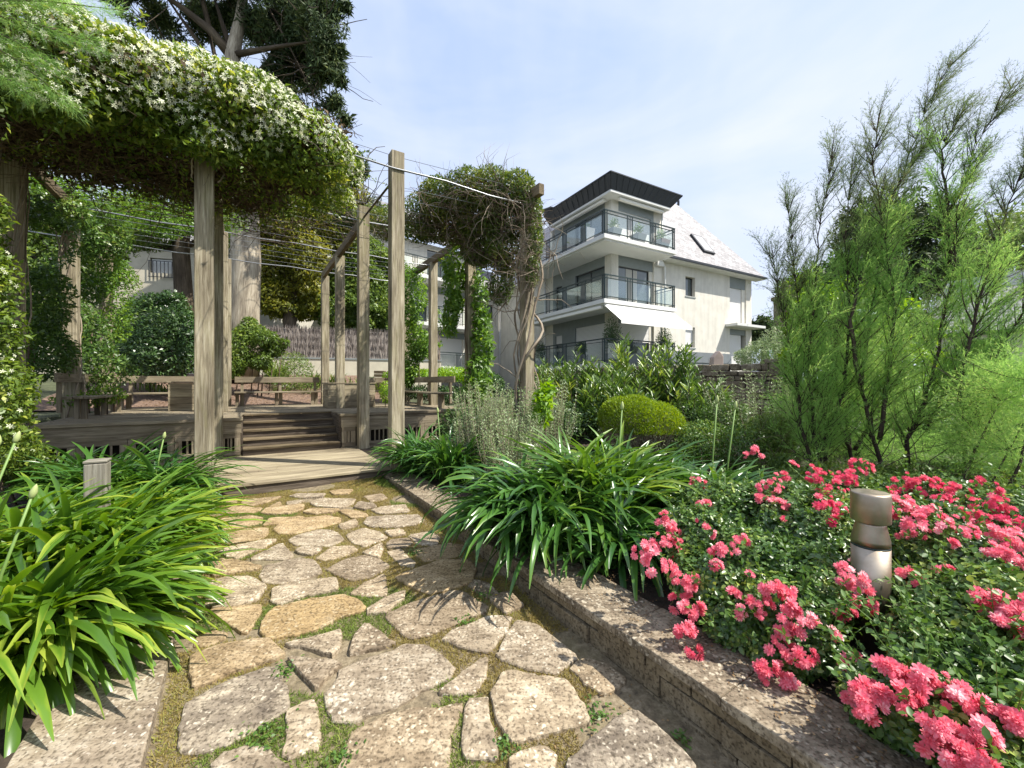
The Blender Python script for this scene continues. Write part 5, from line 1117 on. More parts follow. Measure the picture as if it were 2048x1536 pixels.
# ------------------------------------------------------------------ vine on right rows
hb = []
for (px, py, d, rx, ry) in ((880, 400, 7.4, 50, 50), (930, 380, 7.2, 55, 46), (985, 378, 7.0, 50, 44), (1035, 385, 6.9, 42, 44), (1062, 430, 6.9, 24, 60), (850, 440, 7.9, 50, 50), (900, 450, 8.0, 55, 46), (960, 440, 7.6, 60, 50), (1010, 440, 7.2, 50, 48), (780, 450, 8.3, 36, 26), (745, 440, 8.5, 30, 20), (960, 500, 7.9, 50, 40), (1010, 510, 7.3, 40, 45), (1070, 480, 6.85, 16, 50), (1062, 540, 6.85, 14, 40), (1000, 570, 7.4, 26, 40)): hb.append(pb(px, py, d, rx, ry, .42))
hon = thing('honeysuckle', 'tangled half bare vine crowning the right pergola post', 'climbing plant', UV(4.3, .3, .25))
crown('inner_dead_leaves', [(b[0], b[1] + .12, b[2] - .04, b[3] * .8, b[4] * .8, b[5] * .8) for b in hb[:13]], 16000, .06, .03, M['deadleaf'], hon, shell=.5, lump=.15, seed=9, cut=.2, out=.1)  # brown leaf layer added to darken the inside of the vine
crown('foliage', hb, 34000, .058, .027, M['vine2'], hon, shell=.22, lump=.2, seed=31, cut=.78, out=.7, up=.35, gap=-.75)
mb = MB(); cpt = [np.array(b[:3]) + np.array([random.uniform(-.3, .3), -.35, random.uniform(-.4, -.02)]) for b in hb for _ in range(6)]
twigs(mb, cpt, 420, .6, .005, .05, False)
for j in range(6): spiral(mb, 4.32, 0, .3, 4.6, random.uniform(.8, 2.4), .15 + .03 * (j % 3), random.uniform(.012, .026), j * 1.1, wob=.05)
for j in range(8): # loops and shoots beside the post
    c = UV(4.32, 0, 1.2 + j * .3); pts = [c]; d = np.array([-1 if j % 2 else 1, -.2, .4])
    for i in range(7): d = unit(d + rng.normal(size=3) * .4 - np.array([0, 0, .12])); pts.append(pts[-1] + d * .13)
    mb.tube(pts, [.012 - .0013 * i for i in range(8)], 5)
for j in range(9): # upright whips on top
    b = hb[j % 5]; c = np.array([b[0] + random.uniform(-.4, .4), b[1], b[2] + b[5] * .8]); mb.tube([c, c + [random.uniform(-.08, .12), 0, .25], c + [random.uniform(-.05, .3), 0, random.uniform(.35, .6)]], [.004, .003, .001], 4)
mb.build('bare_stems', M['twig_pale'], hon, smooth=True)
mb = MB(); twigs(mb, cpt, 500, .5, .004, .05, False); mb.build('dead_twigs', M['twig'], hon)
climber('leafy_climber', 'big leaved fresh green climber wrapping the middle right post', [pb(910, 580, 8.5, 22, 60, .25), pb(925, 530, 8.6, 35, 40, .3), pb(958, 600, 8.5, 18, 60, .22), pb(965, 680, 8.4, 20, 60, .22), pb(955, 760, 8.3, 24, 50, .25), pb(900, 640, 8.6, 14, 40, .2)], 3400, .12, .05, 'wist', seed=41, stems=[([UV(4.3, SV, .9) + [.1, -.1, 0], UV(4.3, SV, 2.5) + [-.1, -.1, 0], UV(4.3, SV, 4.3)], .02, .01), ([UV(4.3, SV, .9) + [-.1, -.1, 0], UV(4.3, SV, 2.2) + [.12, -.08, 0], UV(4.3, SV, 4.3) + [-.1, 0, 0]], .016, .01)], gap=-.9, droop=.4)
climber('young_climber', 'pale green climber between the right deck bench and the far posts', [pb(825, 600, 11.0, 24, 60), pb(840, 680, 11, 26, 50), pb(820, 740, 11, 20, 40), pb(880, 660, 11.2, 16, 40)], 5000, .09, .04, 'wist', seed=44, gap=-.6)
climber('low_hedge', 'low sunlit hedge behind the right deck bench', [pb(840, 750, 11.5, 40, 14), pb(900, 748, 11.2, 45, 14), pb(945, 755, 10.8, 26, 18), pb(790, 752, 12, 30, 12)], 6000, .06, .03, 'bright', 'hedge', seed=45)
climber('yellow_shrub', 'little yellow flowering shrub right of the wide plank box', [pb(772, 785, 9.6, 16, 26), pb(790, 800, 9.5, 16, 20)], 1500, .05, .02, 'bright', 'shrub', seed=46)
climber('dark_understorey', 'dark shrubs under the right deck bench', [pb(850, 785, 11.2, 40, 14), pb(900, 790, 10.8, 40, 16), pb(985, 770, 9.5, 30, 26)], 5000, .06, .03, 'dark_bush', 'shrub', seed=47)

# ------------------------------------------------------------------ shrubs & trees behind the deck
def shrub(name, label, blobs, n, L, W, mat, cat='shrub', group=None, **kw): return climber(name, label, blobs, n, L, W, mat, cat, None, group, **kw)
shrub('dark_bush', 'big dark glossy rounded bush behind the left deck bench', [pb(300, 665, 10.6, 50, 56), pb(310, 605, 10.6, 20, 14), pb(345, 600, 10.7, 22, 16), pb(275, 615, 10.8, 18, 14), pb(345, 680, 10.4, 50, 66), pb(265, 690, 10.8, 45, 60), pb(310, 715, 10.2, 60, 40), pb(355, 640, 10.8, 34, 40)], 22000, .09, .038, 'dark_bush', seed=51, lump=.30)
shrub('green_bush', 'mid green bush beside the pale tree trunk', [pb(480, 700, 11.2, 26, 38), pb(505, 665, 11.5, 26, 20), pb(470, 735, 11, 22, 26), pb(545, 700, 11.6, 22, 14), pb(530, 676, 11.3, 24, 16), pb(520, 725, 11.3, 24, 18), pb(566, 686, 11.6, 12, 8), pb(498, 645, 11.4, 12, 9)], 9000, .09, .035, 'tree_green', seed=52, gap=-.6, lump=.4)
shrub('twiggy_shrub', 'thin twiggy shrub in front of the beige wall', [pb(590, 735, 12.6, 34, 34), pb(570, 770, 12.2, 26, 16), pb(615, 770, 12.2, 20, 16)], 2600, .08, .025, 'tree_green', seed=53, twn=60)
def iris(label, px, d, n, L): 
    p = P(px, 800, d); p[2] = float(ground_h(np.array(p[0]), np.array(p[1]))); t = thing('strap_leaved_plant', label, 'plant', p, 'strap leaved plants before the beige wall')
    bs = p + np.c_[rng.normal(size=(n, 2)) * .14, np.zeros(n)]; straps('leaves', bs, rng.uniform(0, 6.28, n), rng.uniform(1.0, 1.5, n), rng.uniform(.2, .9, n), L * rng.uniform(.6, 1.1, n), np.full(n, .035), M['tree_green'], t)
iris('large strap leaved clump under the reed screen', 552, 13.2, 130, .85); iris('strap leaved clump right of the large one', 632, 13.2, 40, .6); iris('strap leaved clump between the two right posts', 662, 13.2, 40, .62); iris('strap leaved clump left of the small crate', 708, 13.2, 36, .55); iris('strap leaved clump beside the small crate', 742, 13.2, 36, .6)
iris('little strap leaved clump on the mulch at the back left', 330, 10.6, 26, .35); iris('small fan of leaves at the back of the left mulch bed', 300, 10.8, 18, .3)
def tree(name, label, trunk, blobs, n, L, W, mat, bark='bark_dark', group=None, seed=1, limbs=8, gap=None, shell=.35, lump=.25, up=.1, out=.3, droop=.1, cut=.6, cat='tree', tw=0):
    base = np.array(trunk[0][0]); t = thing(name, label, cat, base, group)
    mb = MB(); mb.tube([q_[0] for q_ in trunk], [q_[1] for q_ in trunk], 14); mb.build('trunk', M[bark], t, smooth=True)
    mb = MB(); tops = trunk[len(trunk) // 2:]; rs = random.Random(seed)
    for i in range(limbs):
        s, r = tops[rs.randrange(len(tops))]; b = blobs[rs.randrange(len(blobs))]; e = np.array(b[:3]) + rng.normal(size=3) * .3 * b[3]; s = np.array(s); m_ = s * .5 + e * .5 + np.array([0, 0, rs.uniform(-.3, .5)]) * .5
        mb.tube([s, m_, e], [r * .5, r * .28, r * .06], 6)
    if tw: twigs(mb, [b[:3] for b in blobs], tw, 1.6, .018, 0, False)
    mb.build('limbs', M['bark_dark'], t, smooth=True)
    crown('crown', blobs, n, L, W, M[mat], t, shell=shell, lump=lump, seed=seed, gap=gap, up=up, out=out, droop=droop, cut=cut); return t
# big cypress
D = 13.0
bl = [pb(px, py, d, rx, ry) for (px, py, d, rx, ry) in ((640, 60, 12.2, 46, 60), (650, 140, 12.4, 36, 50), (655, 215, 12.6, 32, 40), (620, -20, 12.5, 60, 60), (590, 40, 13, 60, 70), (600, 140, 13.4, 50, 60), (560, 200, 13.6, 60, 50), (540, 60, 13.6, 60, 70), (520, -60, 13, 90, 60), (420, -40, 13, 90, 50), (330, -30, 12.6, 80, 45), (610, 250, 13.2, 50, 40), (430, 60, 14.5, 60, 40), (350, 50, 14, 60, 30), (560, 290, 13.8, 60, 50), (640, 290, 13.4, 40, 40), (700, 350, 13.2, 45, 36), (730, 410, 13.6, 36, 30), (690, 420, 13.8, 46, 36), (250, -10, 12.4, 60, 30))]
tr = [(P(482, 760, D), .50), (P(486, 640, D), .46), (P(492, 520, D), .42), (P(490, 420, D), .38), (P(478, 300, D), .30), (P(468, 200, D), .25), (P(465, 110, D), .21), (P(480, 40, D), .15), (P(495, -60, D), .10)]
cyp = tree('cypress_tree', 'tall old cypress with pale flaking trunk rising above the jasmine', tr, bl, 66000, .19, .045, 'cypress', 'bark', seed=61, limbs=7, gap=.08, shell=.5, lump=.35, up=-.05, out=.5, droop=.35, cut=.3, tw=0)
mb = MB(); twigs(mb, [b_[:3] for b_ in bl], 420, 1.5, .016, .03, False); mb.build('dark_twigs', M['bark_dark'], cyp)
mb = MB(); mb.tube([P(465, 115, D), P(420, 60, D - .2), P(370, 20, D - .4), P(300, -30, D - .6)], [.17, .13, .09, .05], 8); mb.tube([P(420, 60, D - .2), P(400, -20, D), P(390, -80, D)], [.08, .06, .03], 7); mb.tube([P(470, 200, D), P(540, 120, D + .1), P(600, 60, D)], [.1, .07, .03], 6); mb.build('forked_limbs', M['bark_dark'], cyp, smooth=True)
# drooping edge sprays
sp = []; 
for (px, py) in ((690, 12), (668, 30), (676, 100), (680, 160), (690, 238), (672, 200), (668, 130), (655, 60), (640, 10)): sp.append(pb(px, py, 12.2, 14, 9))
crown('edge_sprays', sp, 2400, .22, .05, M['cypress'], cyp, shell=.6, lump=.3, out=.2, up=-.1, seed=8, droop=.3)
tree('dark_trunk_tree', 'dark trunked tree in front of the beige house', [(P(378, 760, 16), .32), (P(368, 600, 16), .30), (P(362, 500, 16), .28), (P(366, 400, 16), .24), (P(380, 300, 16), .18)], [pb(360, 430, 16, 70, 45), pb(300, 430, 16.5, 60, 36), pb(420, 400, 16.5, 60, 40), pb(250, 440, 17, 60, 40), pb(440, 440, 17, 60, 34), pb(230, 480, 17, 40, 40), pb(285, 470, 15.5, 60, 26), pb(420, 450, 15.5, 60, 40)], 20000, .16, .06, 'tree_green', seed=63, gap=-.2)
tree('yellowish_tree', 'dense yellowish green tree above the reed screen', [(P(578, 760, 17.5), .30), (P(580, 640, 17.5), .26), (P(578, 600, 17.5), .22), (P(585, 520, 17.5), .14)], [pb(575, 450, 17.5, 70, 60), pb(540, 520, 17.5, 55, 60), pb(610, 510, 17.5, 50, 60), pb(560, 590, 17.6, 50, 36), pb(625, 590, 17.6, 32, 34), pb(530, 400, 17.8, 70, 40), pb(640, 450, 18, 45, 45), pb(590, 620, 17.8, 60, 20), pb(600, 390, 18.4, 70, 36), pb(680, 400, 18.6, 50, 40), pb(690, 470, 18.6, 50, 40)], 52000, .17, .075, 'oak', seed=64, gap=-.45, shell=.4, limbs=16)
tree('garden_tree', 'mid green tree behind the right hand pergola posts', [(P(715, 760, 19), .25), (P(712, 600, 19), .2), (P(716, 520, 19), .12)], [pb(700, 560, 19, 50, 60), pb(750, 590, 19, 45, 60), pb(690, 620, 18.6, 50, 40), pb(745, 640, 18.6, 45, 30), pb(720, 510, 19.4, 50, 40), pb(775, 560, 19.4, 34, 50), pb(790, 640, 18.8, 36, 50)], 34000, .17, .08, 'tree_green', seed=65, gap=-.5, limbs=14)
tree('far_tree', 'mid green tree behind the left climber', [(P(60, 740, 14), .2), (P(60, 500, 14), .13)], [pb(60, 420, 14, 110, 70), pb(-60, 460, 14, 120, 100), pb(170, 450, 14.5, 70, 50), pb(90, 540, 14, 120, 60), pb(200, 530, 14.5, 46, 50), pb(100, 640, 13, 120, 60)], 24000, .16, .07, 'tree_green', seed=66)
# fine needled pine bough over the top left
pn = thing('pine_bough', 'soft pale green pine bough hanging at the top left corner', 'pine branch', P(-60, 40, 3.0)); mb = MB(); nb = []; ndv = []
for (x0, y0, x1, y1) in ((-60, 60, 150, 215), (-60, 20, 200, 90), (-60, -30, 120, -5), (-80, 100, 60, 190), (-60, 0, 240, 20), (-60, 40, 120, 140)):
    a, b = P(x0, y0, 3.0), P(x1, y1, 3.0); mb.tube([a, (a + b) / 2 + [0, 0, .03], b], [.008, .005, .002], 5)
    for i in range(900): s = random.random() ** .7; nb.append(a + (b - a) * s + rng.normal(size=3) * .03); ndv.append(unit(b - a) * .8 + rng.normal(size=3) * .5 + np.array([0, 0, -.3]))
mb.build('twigs', M['twig'], pn); leaves('needles', np.array(nb), np.array(ndv), rand_dir(len(nb)), rng.uniform(.06, .13, len(nb)), .0022, M['tam'], pn)

# ------------------------------------------------------------------ right bed shrubs
def stemmy(name, label, px, d, w, z0, h, nst, mat, leafL, leafW, per, cat='shrub', lean=(0, 0), stem='twig_pale', group=None, whorl=True, tipsz=1.0):
    p = P(px, 900, d); p[2] = z0; t = thing(name, label, cat, p, group); mb = MB(); lp_, la = [], []
    for i in range(nst):
        a = rng.uniform(0, 6.28); r = w * math.sqrt(rng.random()); b = p + [r * math.cos(a) * .6, r * math.sin(a) * .6, 0]; hh = h * rng.uniform(.6, 1.1); tip = p + [r * math.cos(a) * 1.3 + lean[0] + rng.normal() * .05, r * math.sin(a) * 1.3 + lean[1], hh]
        m_ = (b + tip) / 2 + rng.normal(size=3) * .03; mb.tube([b, m_, tip], [.004, .003, .0012], 4, cap=False)
        for s in np.linspace(.15, 1, per):
            c = (b * (1 - s) ** 2 + 2 * s * (1 - s) * m_ + s * s * tip); ang = rng.uniform(0, 6.28)
            for k in range(2): 
                aa = ang + k * math.pi; lp_.append(c); la.append([math.cos(aa), math.sin(aa), .7])
    mb.build('stems', M[stem], t); lp_ = np.array(lp_); la = np.array(la, float) + rng.normal(size=(len(la), 3)) * .2; s = rng.uniform(.6, 1.2, len(lp_)) * (1 - .4 * (lp_[:, 2] - z0) / h * (1 - tipsz) )
    leaves('foliage', lp_, la, np.tile([0, 0, 1.], (len(la), 1)) + rng.normal(size=(len(la), 3)) * .4, leafL * s, leafW * s, M[mat], t, hexa=False); return t
for i, (px, d, w, h, n, lab) in enumerate(((965, 5.3, .33, 1.15, 120, 'silvery spiky shrub with white stems left of the big agapanthus'), (1035, 5.2, .33, 1.1, 130, 'silvery spiky shrub below the vine covered post'), (1020, 4.4, .3, .85, 100, 'low silvery shrub just behind the big agapanthus leaves'), (1100, 5.6, .3, 1.2, 90, 'silvery shrub between the vine covered post and the oleander'))):
    stemmy('silver_shrub', lab, px, d, w, .26, h, n, 'perov', .045, .014, 22, group='silvery shrubs in the right bed')
stemmy('silver_shrub', 'thin silvery stems before the rubble wall near the tamarisks', 1500, 5.6, .5, .3, 1.25, 110, 'perov', .045, .013, 22, group='silvery shrubs in the right bed')
shrub('lime_shrub', 'small lime green leafy shoot among the silvery stems', [pb(1085, 815, 4.9, 20, 40), pb(1095, 780, 5.0, 14, 20)], 380, .085, .04, 'bright', seed=71)
# oleanders
def oleander(label, px, d, w, h, n, seed):
    p = P(px, 900, d); p[2] = .3; t = thing('oleander', label, 'shrub', p, 'long leaved bushes before the white building'); mb = MB(); r_ = np.random.default_rng(seed); lp_, la = [], []
    for i in range(n):
        a = r_.uniform(0, 6.28); r = w * math.sqrt(r_.random()); tip = p + [r * math.cos(a), r * math.sin(a) * .7, 1.12 * h * r_.uniform(.55, 1.0) * (1 - .35 * (r / w) ** 2)]; b = p + [(tip - p)[0] * .3, (tip - p)[1] * .3, 0]; mb.tube([b, (b + tip) / 2 + r_.normal(size=3) * .04, tip], [.012, .008, .004], 5, cap=False)
        ax_ = unit(tip - b)
        for s in np.linspace(.35, 1, 14):
            c = b * (1 - s) + tip * s; 
            for k in range(3): aa = r_.uniform(0, 6.28); lp_.append(c); la.append(np.array([math.cos(aa), math.sin(aa), 0]) + ax_ * (.5 + .9 * s))
    mb.build('stems', M['twig'], t); la = np.array(la); n_ = len(la); leaves('foliage', np.array(lp_), la + r_.normal(size=(n_, 3)) * .15, np.tile([0, -.2, 1.], (n_, 1)) + r_.normal(size=(n_, 3)) * .3, .20 * r_.uniform(.6, 1.15, n_), .029, M['olean'], t, hexa=True, droop=.12)
oleander('tall oleander in front of the lowest balcony', 1235, 7.4, .75, 1.85, 75, 1)
oleander('oleander with pale shoots right of the lowest balcony', 1330, 7.2, .6, 1.9, 62, 2)
oleander('lower oleander right of the vine covered post', 1140, 7.6, .6, 1.6, 60, 3)
oleander('low oleander with silvery lit leaves before the rubble wall', 1395, 6.2, .45, 1.3, 46, 4)
oleander('dark oleander behind the clipped round shrub', 1235, 6.3, .6, 1.3, 60, 5)
oleander('oleander in shade beneath the vine covered post', 1085, 8.6, .5, 1.5, 40, 6)
# clipped round shrub
bs = thing('clipped_round_shrub', 'yellow green clipped dome shaped shrub above the agapanthus', 'shrub', (*P(1285, 850, 5.4)[:2], .3))
bb = [pb(1265, 850, 5.4, 62, 62), pb(1310, 865, 5.4, 58, 62), pb(1240, 835, 5.5, 44, 44), pb(1335, 880, 5.3, 40, 44), pb(1285, 890, 5.3, 60, 60)]
crown('foliage', bb, 24000, .034, .010, M['ball'], bs, shell=.10, lump=.16, seed=81, out=1.0, up=.9, cut=.85, gap=-.9, gapf=4, lo=.86)
crown('lower_leaves', bb, 5000, .028, .008, M['perov'], bs, shell=.16, lump=.16, seed=81, out=.6, up=.6, cut=.8)
mb = MB(); c = P(1290, 930, 5.4); c[2] = .3
for i in range(900):
    d_ = rand_dir(1)[0]; d_[2] = abs(d_[2]) * .9 - .1; e = P(1288, 862, 5.4) + d_ * np.array([.62, .5, .42]) * random.uniform(.8, 1.0); m_ = (c + e) / 2 + rng.normal(size=3) * .04; mb.tube([c + rng.normal(size=3) * .05, m_, e], [.006, .004, .0015], 4, cap=False)
mb.build('bare_twigs', M['twig_pale'], bs)
# dark mixed ground shrubs filling the bed
shrub('green_undershrub', 'small leaved green shrub between the clipped dome and the tamarisks', [pb(1400, 890, 5.0, 60, 50), pb(1450, 850, 5.6, 55, 50), pb(1480, 900, 4.8, 50, 46), pb(1380, 840, 6.0, 40, 40)], 15000, .035, .016, 'jas_dark', seed=82, lump=.3, twn=60)
shrub('green_undershrub', 'fresh green shrub at the foot of the leftmost tamarisk', [pb(1540, 870, 4.9, 55, 60), pb(1560, 930, 4.4, 50, 36), pb(1510, 940, 4.5, 45, 30)], 12000, .04, .010, 'tree_green', seed=83, lump=.3, twn=60)
shrub('dark_undershrub', 'dark shrub filling the bed behind the small agapanthus clump', [pb(1000, 900, 5.6, 70, 50), pb(1100, 850, 6.2, 70, 50), pb(1190, 840, 6.4, 60, 46), pb(930, 850, 6.6, 50, 36), pb(1060, 810, 7.2, 60, 30)], 14000, .06, .025, 'dark_bush', seed=84, lump=.25)
shrub('dark_undershrub', 'dark shrub in the shade behind the tamarisk stems', [pb(1680, 860, 6.4, 90, 60), pb(1850, 850, 6.2, 100, 70), pb(1990, 840, 5.8, 80, 80), pb(1600, 880, 6.2, 50, 50), pb(1760, 800, 6.6, 80, 50)], 20000, .06, .025, 'dark_bush', seed=85, lump=.25)
shrub('green_undershrub', 'low green growth between the far roses and the tamarisk stems', [pb(1600, 965, 3.9, 60, 26), pb(1720, 955, 3.8, 70, 26), pb(1850, 960, 3.7, 70, 28), pb(1980, 965, 3.5, 70, 30), pb(2060, 960, 3.3, 70, 40)], 14000, .045, .014, 'tree_green', seed=88, lump=.3, twn=40)
shrub('bright_shrub', 'lime green broad leaved shrub behind the tamarisk stems', [pb(1605, 640, 8.6, 30, 70), pb(1700, 640, 8.2, 60, 60), pb(1600, 720, 8.0, 45, 50), pb(1760, 700, 8.0, 60, 60), pb(1820, 650, 8.4, 50, 50), pb(1680, 740, 7.8, 70, 50), pb(1650, 660, 8.4, 40, 50), pb(1860, 740, 7.6, 70, 40)], 16000, .11, .045, 'bright', seed=86, lump=.3, gap=-.35)
shrub('olive_bush', 'pale olive bush above the right end of the rubble wall', [pb(1520, 705, 11.5, 36, 26), pb(1490, 712, 11.5, 24, 18), pb(1550, 690, 11.5, 30, 28)], 4200, .075, .022, 'perov', seed=87, lump=.3)
# background trees right
tree('dark_cypress', 'dark wind shaped cypress behind the tamarisk tips', [(P(1780, 760, 27), .5), (P(1780, 620, 27), .4), (P(1790, 520, 27), .3)], [pb(1790, 450, 27, 100, 50), pb(1730, 490, 27, 60, 50), pb(1860, 460, 27, 60, 50), pb(1700, 560, 27, 80, 60), pb(1800, 560, 27, 110, 60), pb(1900, 520, 28, 70, 50), pb(1640, 590, 27, 60, 50), pb(1720, 430, 27, 40, 26), pb(1600, 580, 26, 40, 22)], 26000, .38, .11, 'cypress', seed=91, limbs=14, gap=-.3, droop=.1, up=.2)
tree('distant_tree', 'distant round green tree right of the white building', [(P(1530, 760, 40), .4), (P(1530, 680, 40), .3)], [pb(1528, 660, 40, 24, 26), pb(1550, 675, 40, 24, 24), pb(1512, 680, 40, 14, 20)], 2600, .5, .25, 'cypress', seed=92)
tree('distant_tree', 'broad distant tree behind the cottage roof', [(P(1960, 760, 34), .4), (P(1960, 560, 34), .3)], [pb(1980, 480, 34, 70, 50), pb(2050, 470, 34, 70, 60), pb(1930, 520, 34, 60, 40), pb(2100, 500, 34, 90, 60)], 7000, .4, .2, 'tree_green', seed=93)

# ------------------------------------------------------------------ tamarisks
def tamarisk(label, stems, d0, seed, plume_top=True):
    r_ = np.random.default_rng(seed); rs = random.Random(seed); base = P(*stems[0][0], d0); base[2] = .3; t = thing('tamarisk', label, 'tamarisk', base, 'feathery tamarisks behind the roses')
    mb = MB(); lp_, la, ll = [], [], []; tp_, ta, tl = [], [], []
    for si, st in enumerate(stems):
        dd = rs.uniform(-.3, .35); n = len(st); pts = [P(x, y, d0 + dd * i / n) for i, (x, y) in enumerate(st)]; pts[0][2] = .28 if si == 0 or st[0][1] > 900 else pts[0][2]
        fine = []; 
        for i in range(n - 1):
            for k in range(6): s = k / 6; a, b = pts[i], pts[i + 1]; fine.append(a * (1 - s) + b * s + np.array([rs.gauss(0, .006), rs.gauss(0, .006), 0]))
        fine.append(pts[-1]); m = len(fine); mb.tube(fine, [max(.003, .021 * (1 - i / m) ** 1.1) for i in range(m)], 6)
        ln = np.linalg.norm(pts[-1] - pts[0])
        nbr = int(24 + ln * 28)
        for b in range(nbr):
            s = rs.uniform(.12, 1.0); i = min(int(s * (m - 1)), m - 2); c = fine[i]; up = unit(fine[min(i + 3, m - 1)] - fine[max(i - 3, 0)])
            side = rand_dir(1)[0]; side = unit(side - up * (side @ up)); d_ = unit(up * rs.uniform(.7, 1.3) + side * rs.uniform(.5, 1.0) * (1.15 - .5 * s)); L = rs.uniform(.22, .62) * (1.1 - .55 * s); nseg = 6; q_ = c; path = [c]
            for k in range(nseg): d_ = unit(d_ + np.array([.06, 0, .06]) + r_.normal(size=3) * .07); q_ = q_ + d_ * L / nseg; path.append(q_)
            mb.tube(path, [.0042 * (1 - k / (nseg + 1)) + .0008 for k in range(nseg + 1)], 3, cap=False)
            nsp = int(16 * L / .4) + 5
            for j in range(nsp):      # secondary plumes
                s2 = rs.uniform(.15, 1); k = min(int(s2 * nseg), nseg - 1); c2_ = path[k] + (path[k + 1] - path[k]) * (s2 * nseg - k); dv = unit(path[k + 1] - path[k]); sd = rand_dir(1)[0]; e_ = unit(dv * .9 + sd * .75 + np.array([.05, 0, .12])); L2 = rs.uniform(.06, .17)
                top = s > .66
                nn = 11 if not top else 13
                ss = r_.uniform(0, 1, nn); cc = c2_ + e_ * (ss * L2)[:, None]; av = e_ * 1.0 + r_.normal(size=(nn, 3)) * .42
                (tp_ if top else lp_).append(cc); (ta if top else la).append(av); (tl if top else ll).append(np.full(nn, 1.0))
                (tp_ if top else lp_).append(c2_[None]); (ta if top else la).append(e_[None]); (tl if top else ll).append(np.array([L2 / .03]))
    mb.build('stems', M['tam_bark'], t, smooth=True)
    def mk(nm, a, b, c, mat, L, W):
        a = np.concatenate(a); b = np.concatenate(b); c = np.concatenate(c); leaves(nm, a, b, rand_dir(len(a)), L * c * rng.uniform(.6, 1.3, len(a)), W, M[mat], t, fold=.1)
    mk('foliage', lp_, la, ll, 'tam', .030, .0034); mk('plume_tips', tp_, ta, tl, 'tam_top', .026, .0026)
    return t
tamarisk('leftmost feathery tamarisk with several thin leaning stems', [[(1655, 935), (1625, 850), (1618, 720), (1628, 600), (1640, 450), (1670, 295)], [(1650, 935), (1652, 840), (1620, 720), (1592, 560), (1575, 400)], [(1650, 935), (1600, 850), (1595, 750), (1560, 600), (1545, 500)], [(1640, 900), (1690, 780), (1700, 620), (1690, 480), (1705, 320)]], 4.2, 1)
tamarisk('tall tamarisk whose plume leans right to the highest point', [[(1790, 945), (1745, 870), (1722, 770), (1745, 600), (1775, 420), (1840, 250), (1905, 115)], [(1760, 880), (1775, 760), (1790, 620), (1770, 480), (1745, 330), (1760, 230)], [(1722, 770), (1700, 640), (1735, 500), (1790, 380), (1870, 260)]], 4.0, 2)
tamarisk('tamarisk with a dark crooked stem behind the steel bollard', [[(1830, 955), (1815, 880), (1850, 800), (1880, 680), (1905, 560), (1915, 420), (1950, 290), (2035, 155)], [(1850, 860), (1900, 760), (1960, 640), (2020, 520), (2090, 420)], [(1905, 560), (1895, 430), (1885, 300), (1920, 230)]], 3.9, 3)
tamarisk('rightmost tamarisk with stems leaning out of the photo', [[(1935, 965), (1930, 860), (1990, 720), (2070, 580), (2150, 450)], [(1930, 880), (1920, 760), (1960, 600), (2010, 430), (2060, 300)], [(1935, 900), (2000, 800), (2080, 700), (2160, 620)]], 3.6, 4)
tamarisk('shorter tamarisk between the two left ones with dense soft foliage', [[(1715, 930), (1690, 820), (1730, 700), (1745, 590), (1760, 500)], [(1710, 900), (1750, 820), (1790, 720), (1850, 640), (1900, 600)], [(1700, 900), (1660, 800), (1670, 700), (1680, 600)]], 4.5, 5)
# soft foliage mass close to the camera at right
def softmass(label, blobs, n, seed):
    t = thing('tamarisk', label, 'tamarisk', (blobs[0][0], blobs[0][1], .3), 'feathery tamarisks behind the roses'); p, nn = crown_pts(blobs, n // 10, .75, .55, seed, .2); K = 10; e_ = unit(nn * .6 + rand_dir(len(p)) * .8 + [0, 0, .2]); s = rng.uniform(0, .11, (len(p), K)); pos = (p[:, None] + e_[:, None] * s[..., None]).reshape(-1, 3); ax = (np.repeat(e_, K, 0) + rng.normal(size=(len(pos), 3)) * .45)
    leaves('foliage', pos, ax, rand_dir(len(pos)), rng.uniform(.02, .04, len(pos)), .0034, M['tam'], t, fold=.1)
    mb = MB(); 
    for b in blobs:
        g = np.array([b[0] * .9, b[1], .3]); mb.tube([g, (g + np.array(b[:3])) / 2 + rng.normal(size=3) * .05, np.array(b[:3]) + [.1, 0, .2]], [.014, .009, .003], 5)
        twigs(mb, [b[:3]], 12, .5, .003, -.05, False)
    mb.build('stems', M['tam_bark'], t)
softmass('soft green tamarisk mass at the right edge beside the pink roses', [pb(2020, 900, 3.0, 60, 50), pb(2000, 800, 3.2, 60, 60), pb(1940, 880, 3.5, 50, 45), pb(2060, 760, 3.0, 50, 60)], 36000, 5)
softmass('low soft tamarisk shoots behind the middle of the roses', [pb(1740, 890, 4.7, 80, 45), pb(1850, 890, 4.7, 80, 50), pb(1640, 890, 4.9, 60, 45), pb(1800, 800, 5.0, 90, 50), pb(1660, 790, 4.9, 70, 50), pb(1590, 810, 4.9, 50, 50), pb(1720, 700, 4.9, 80, 50)], 80000, 6)

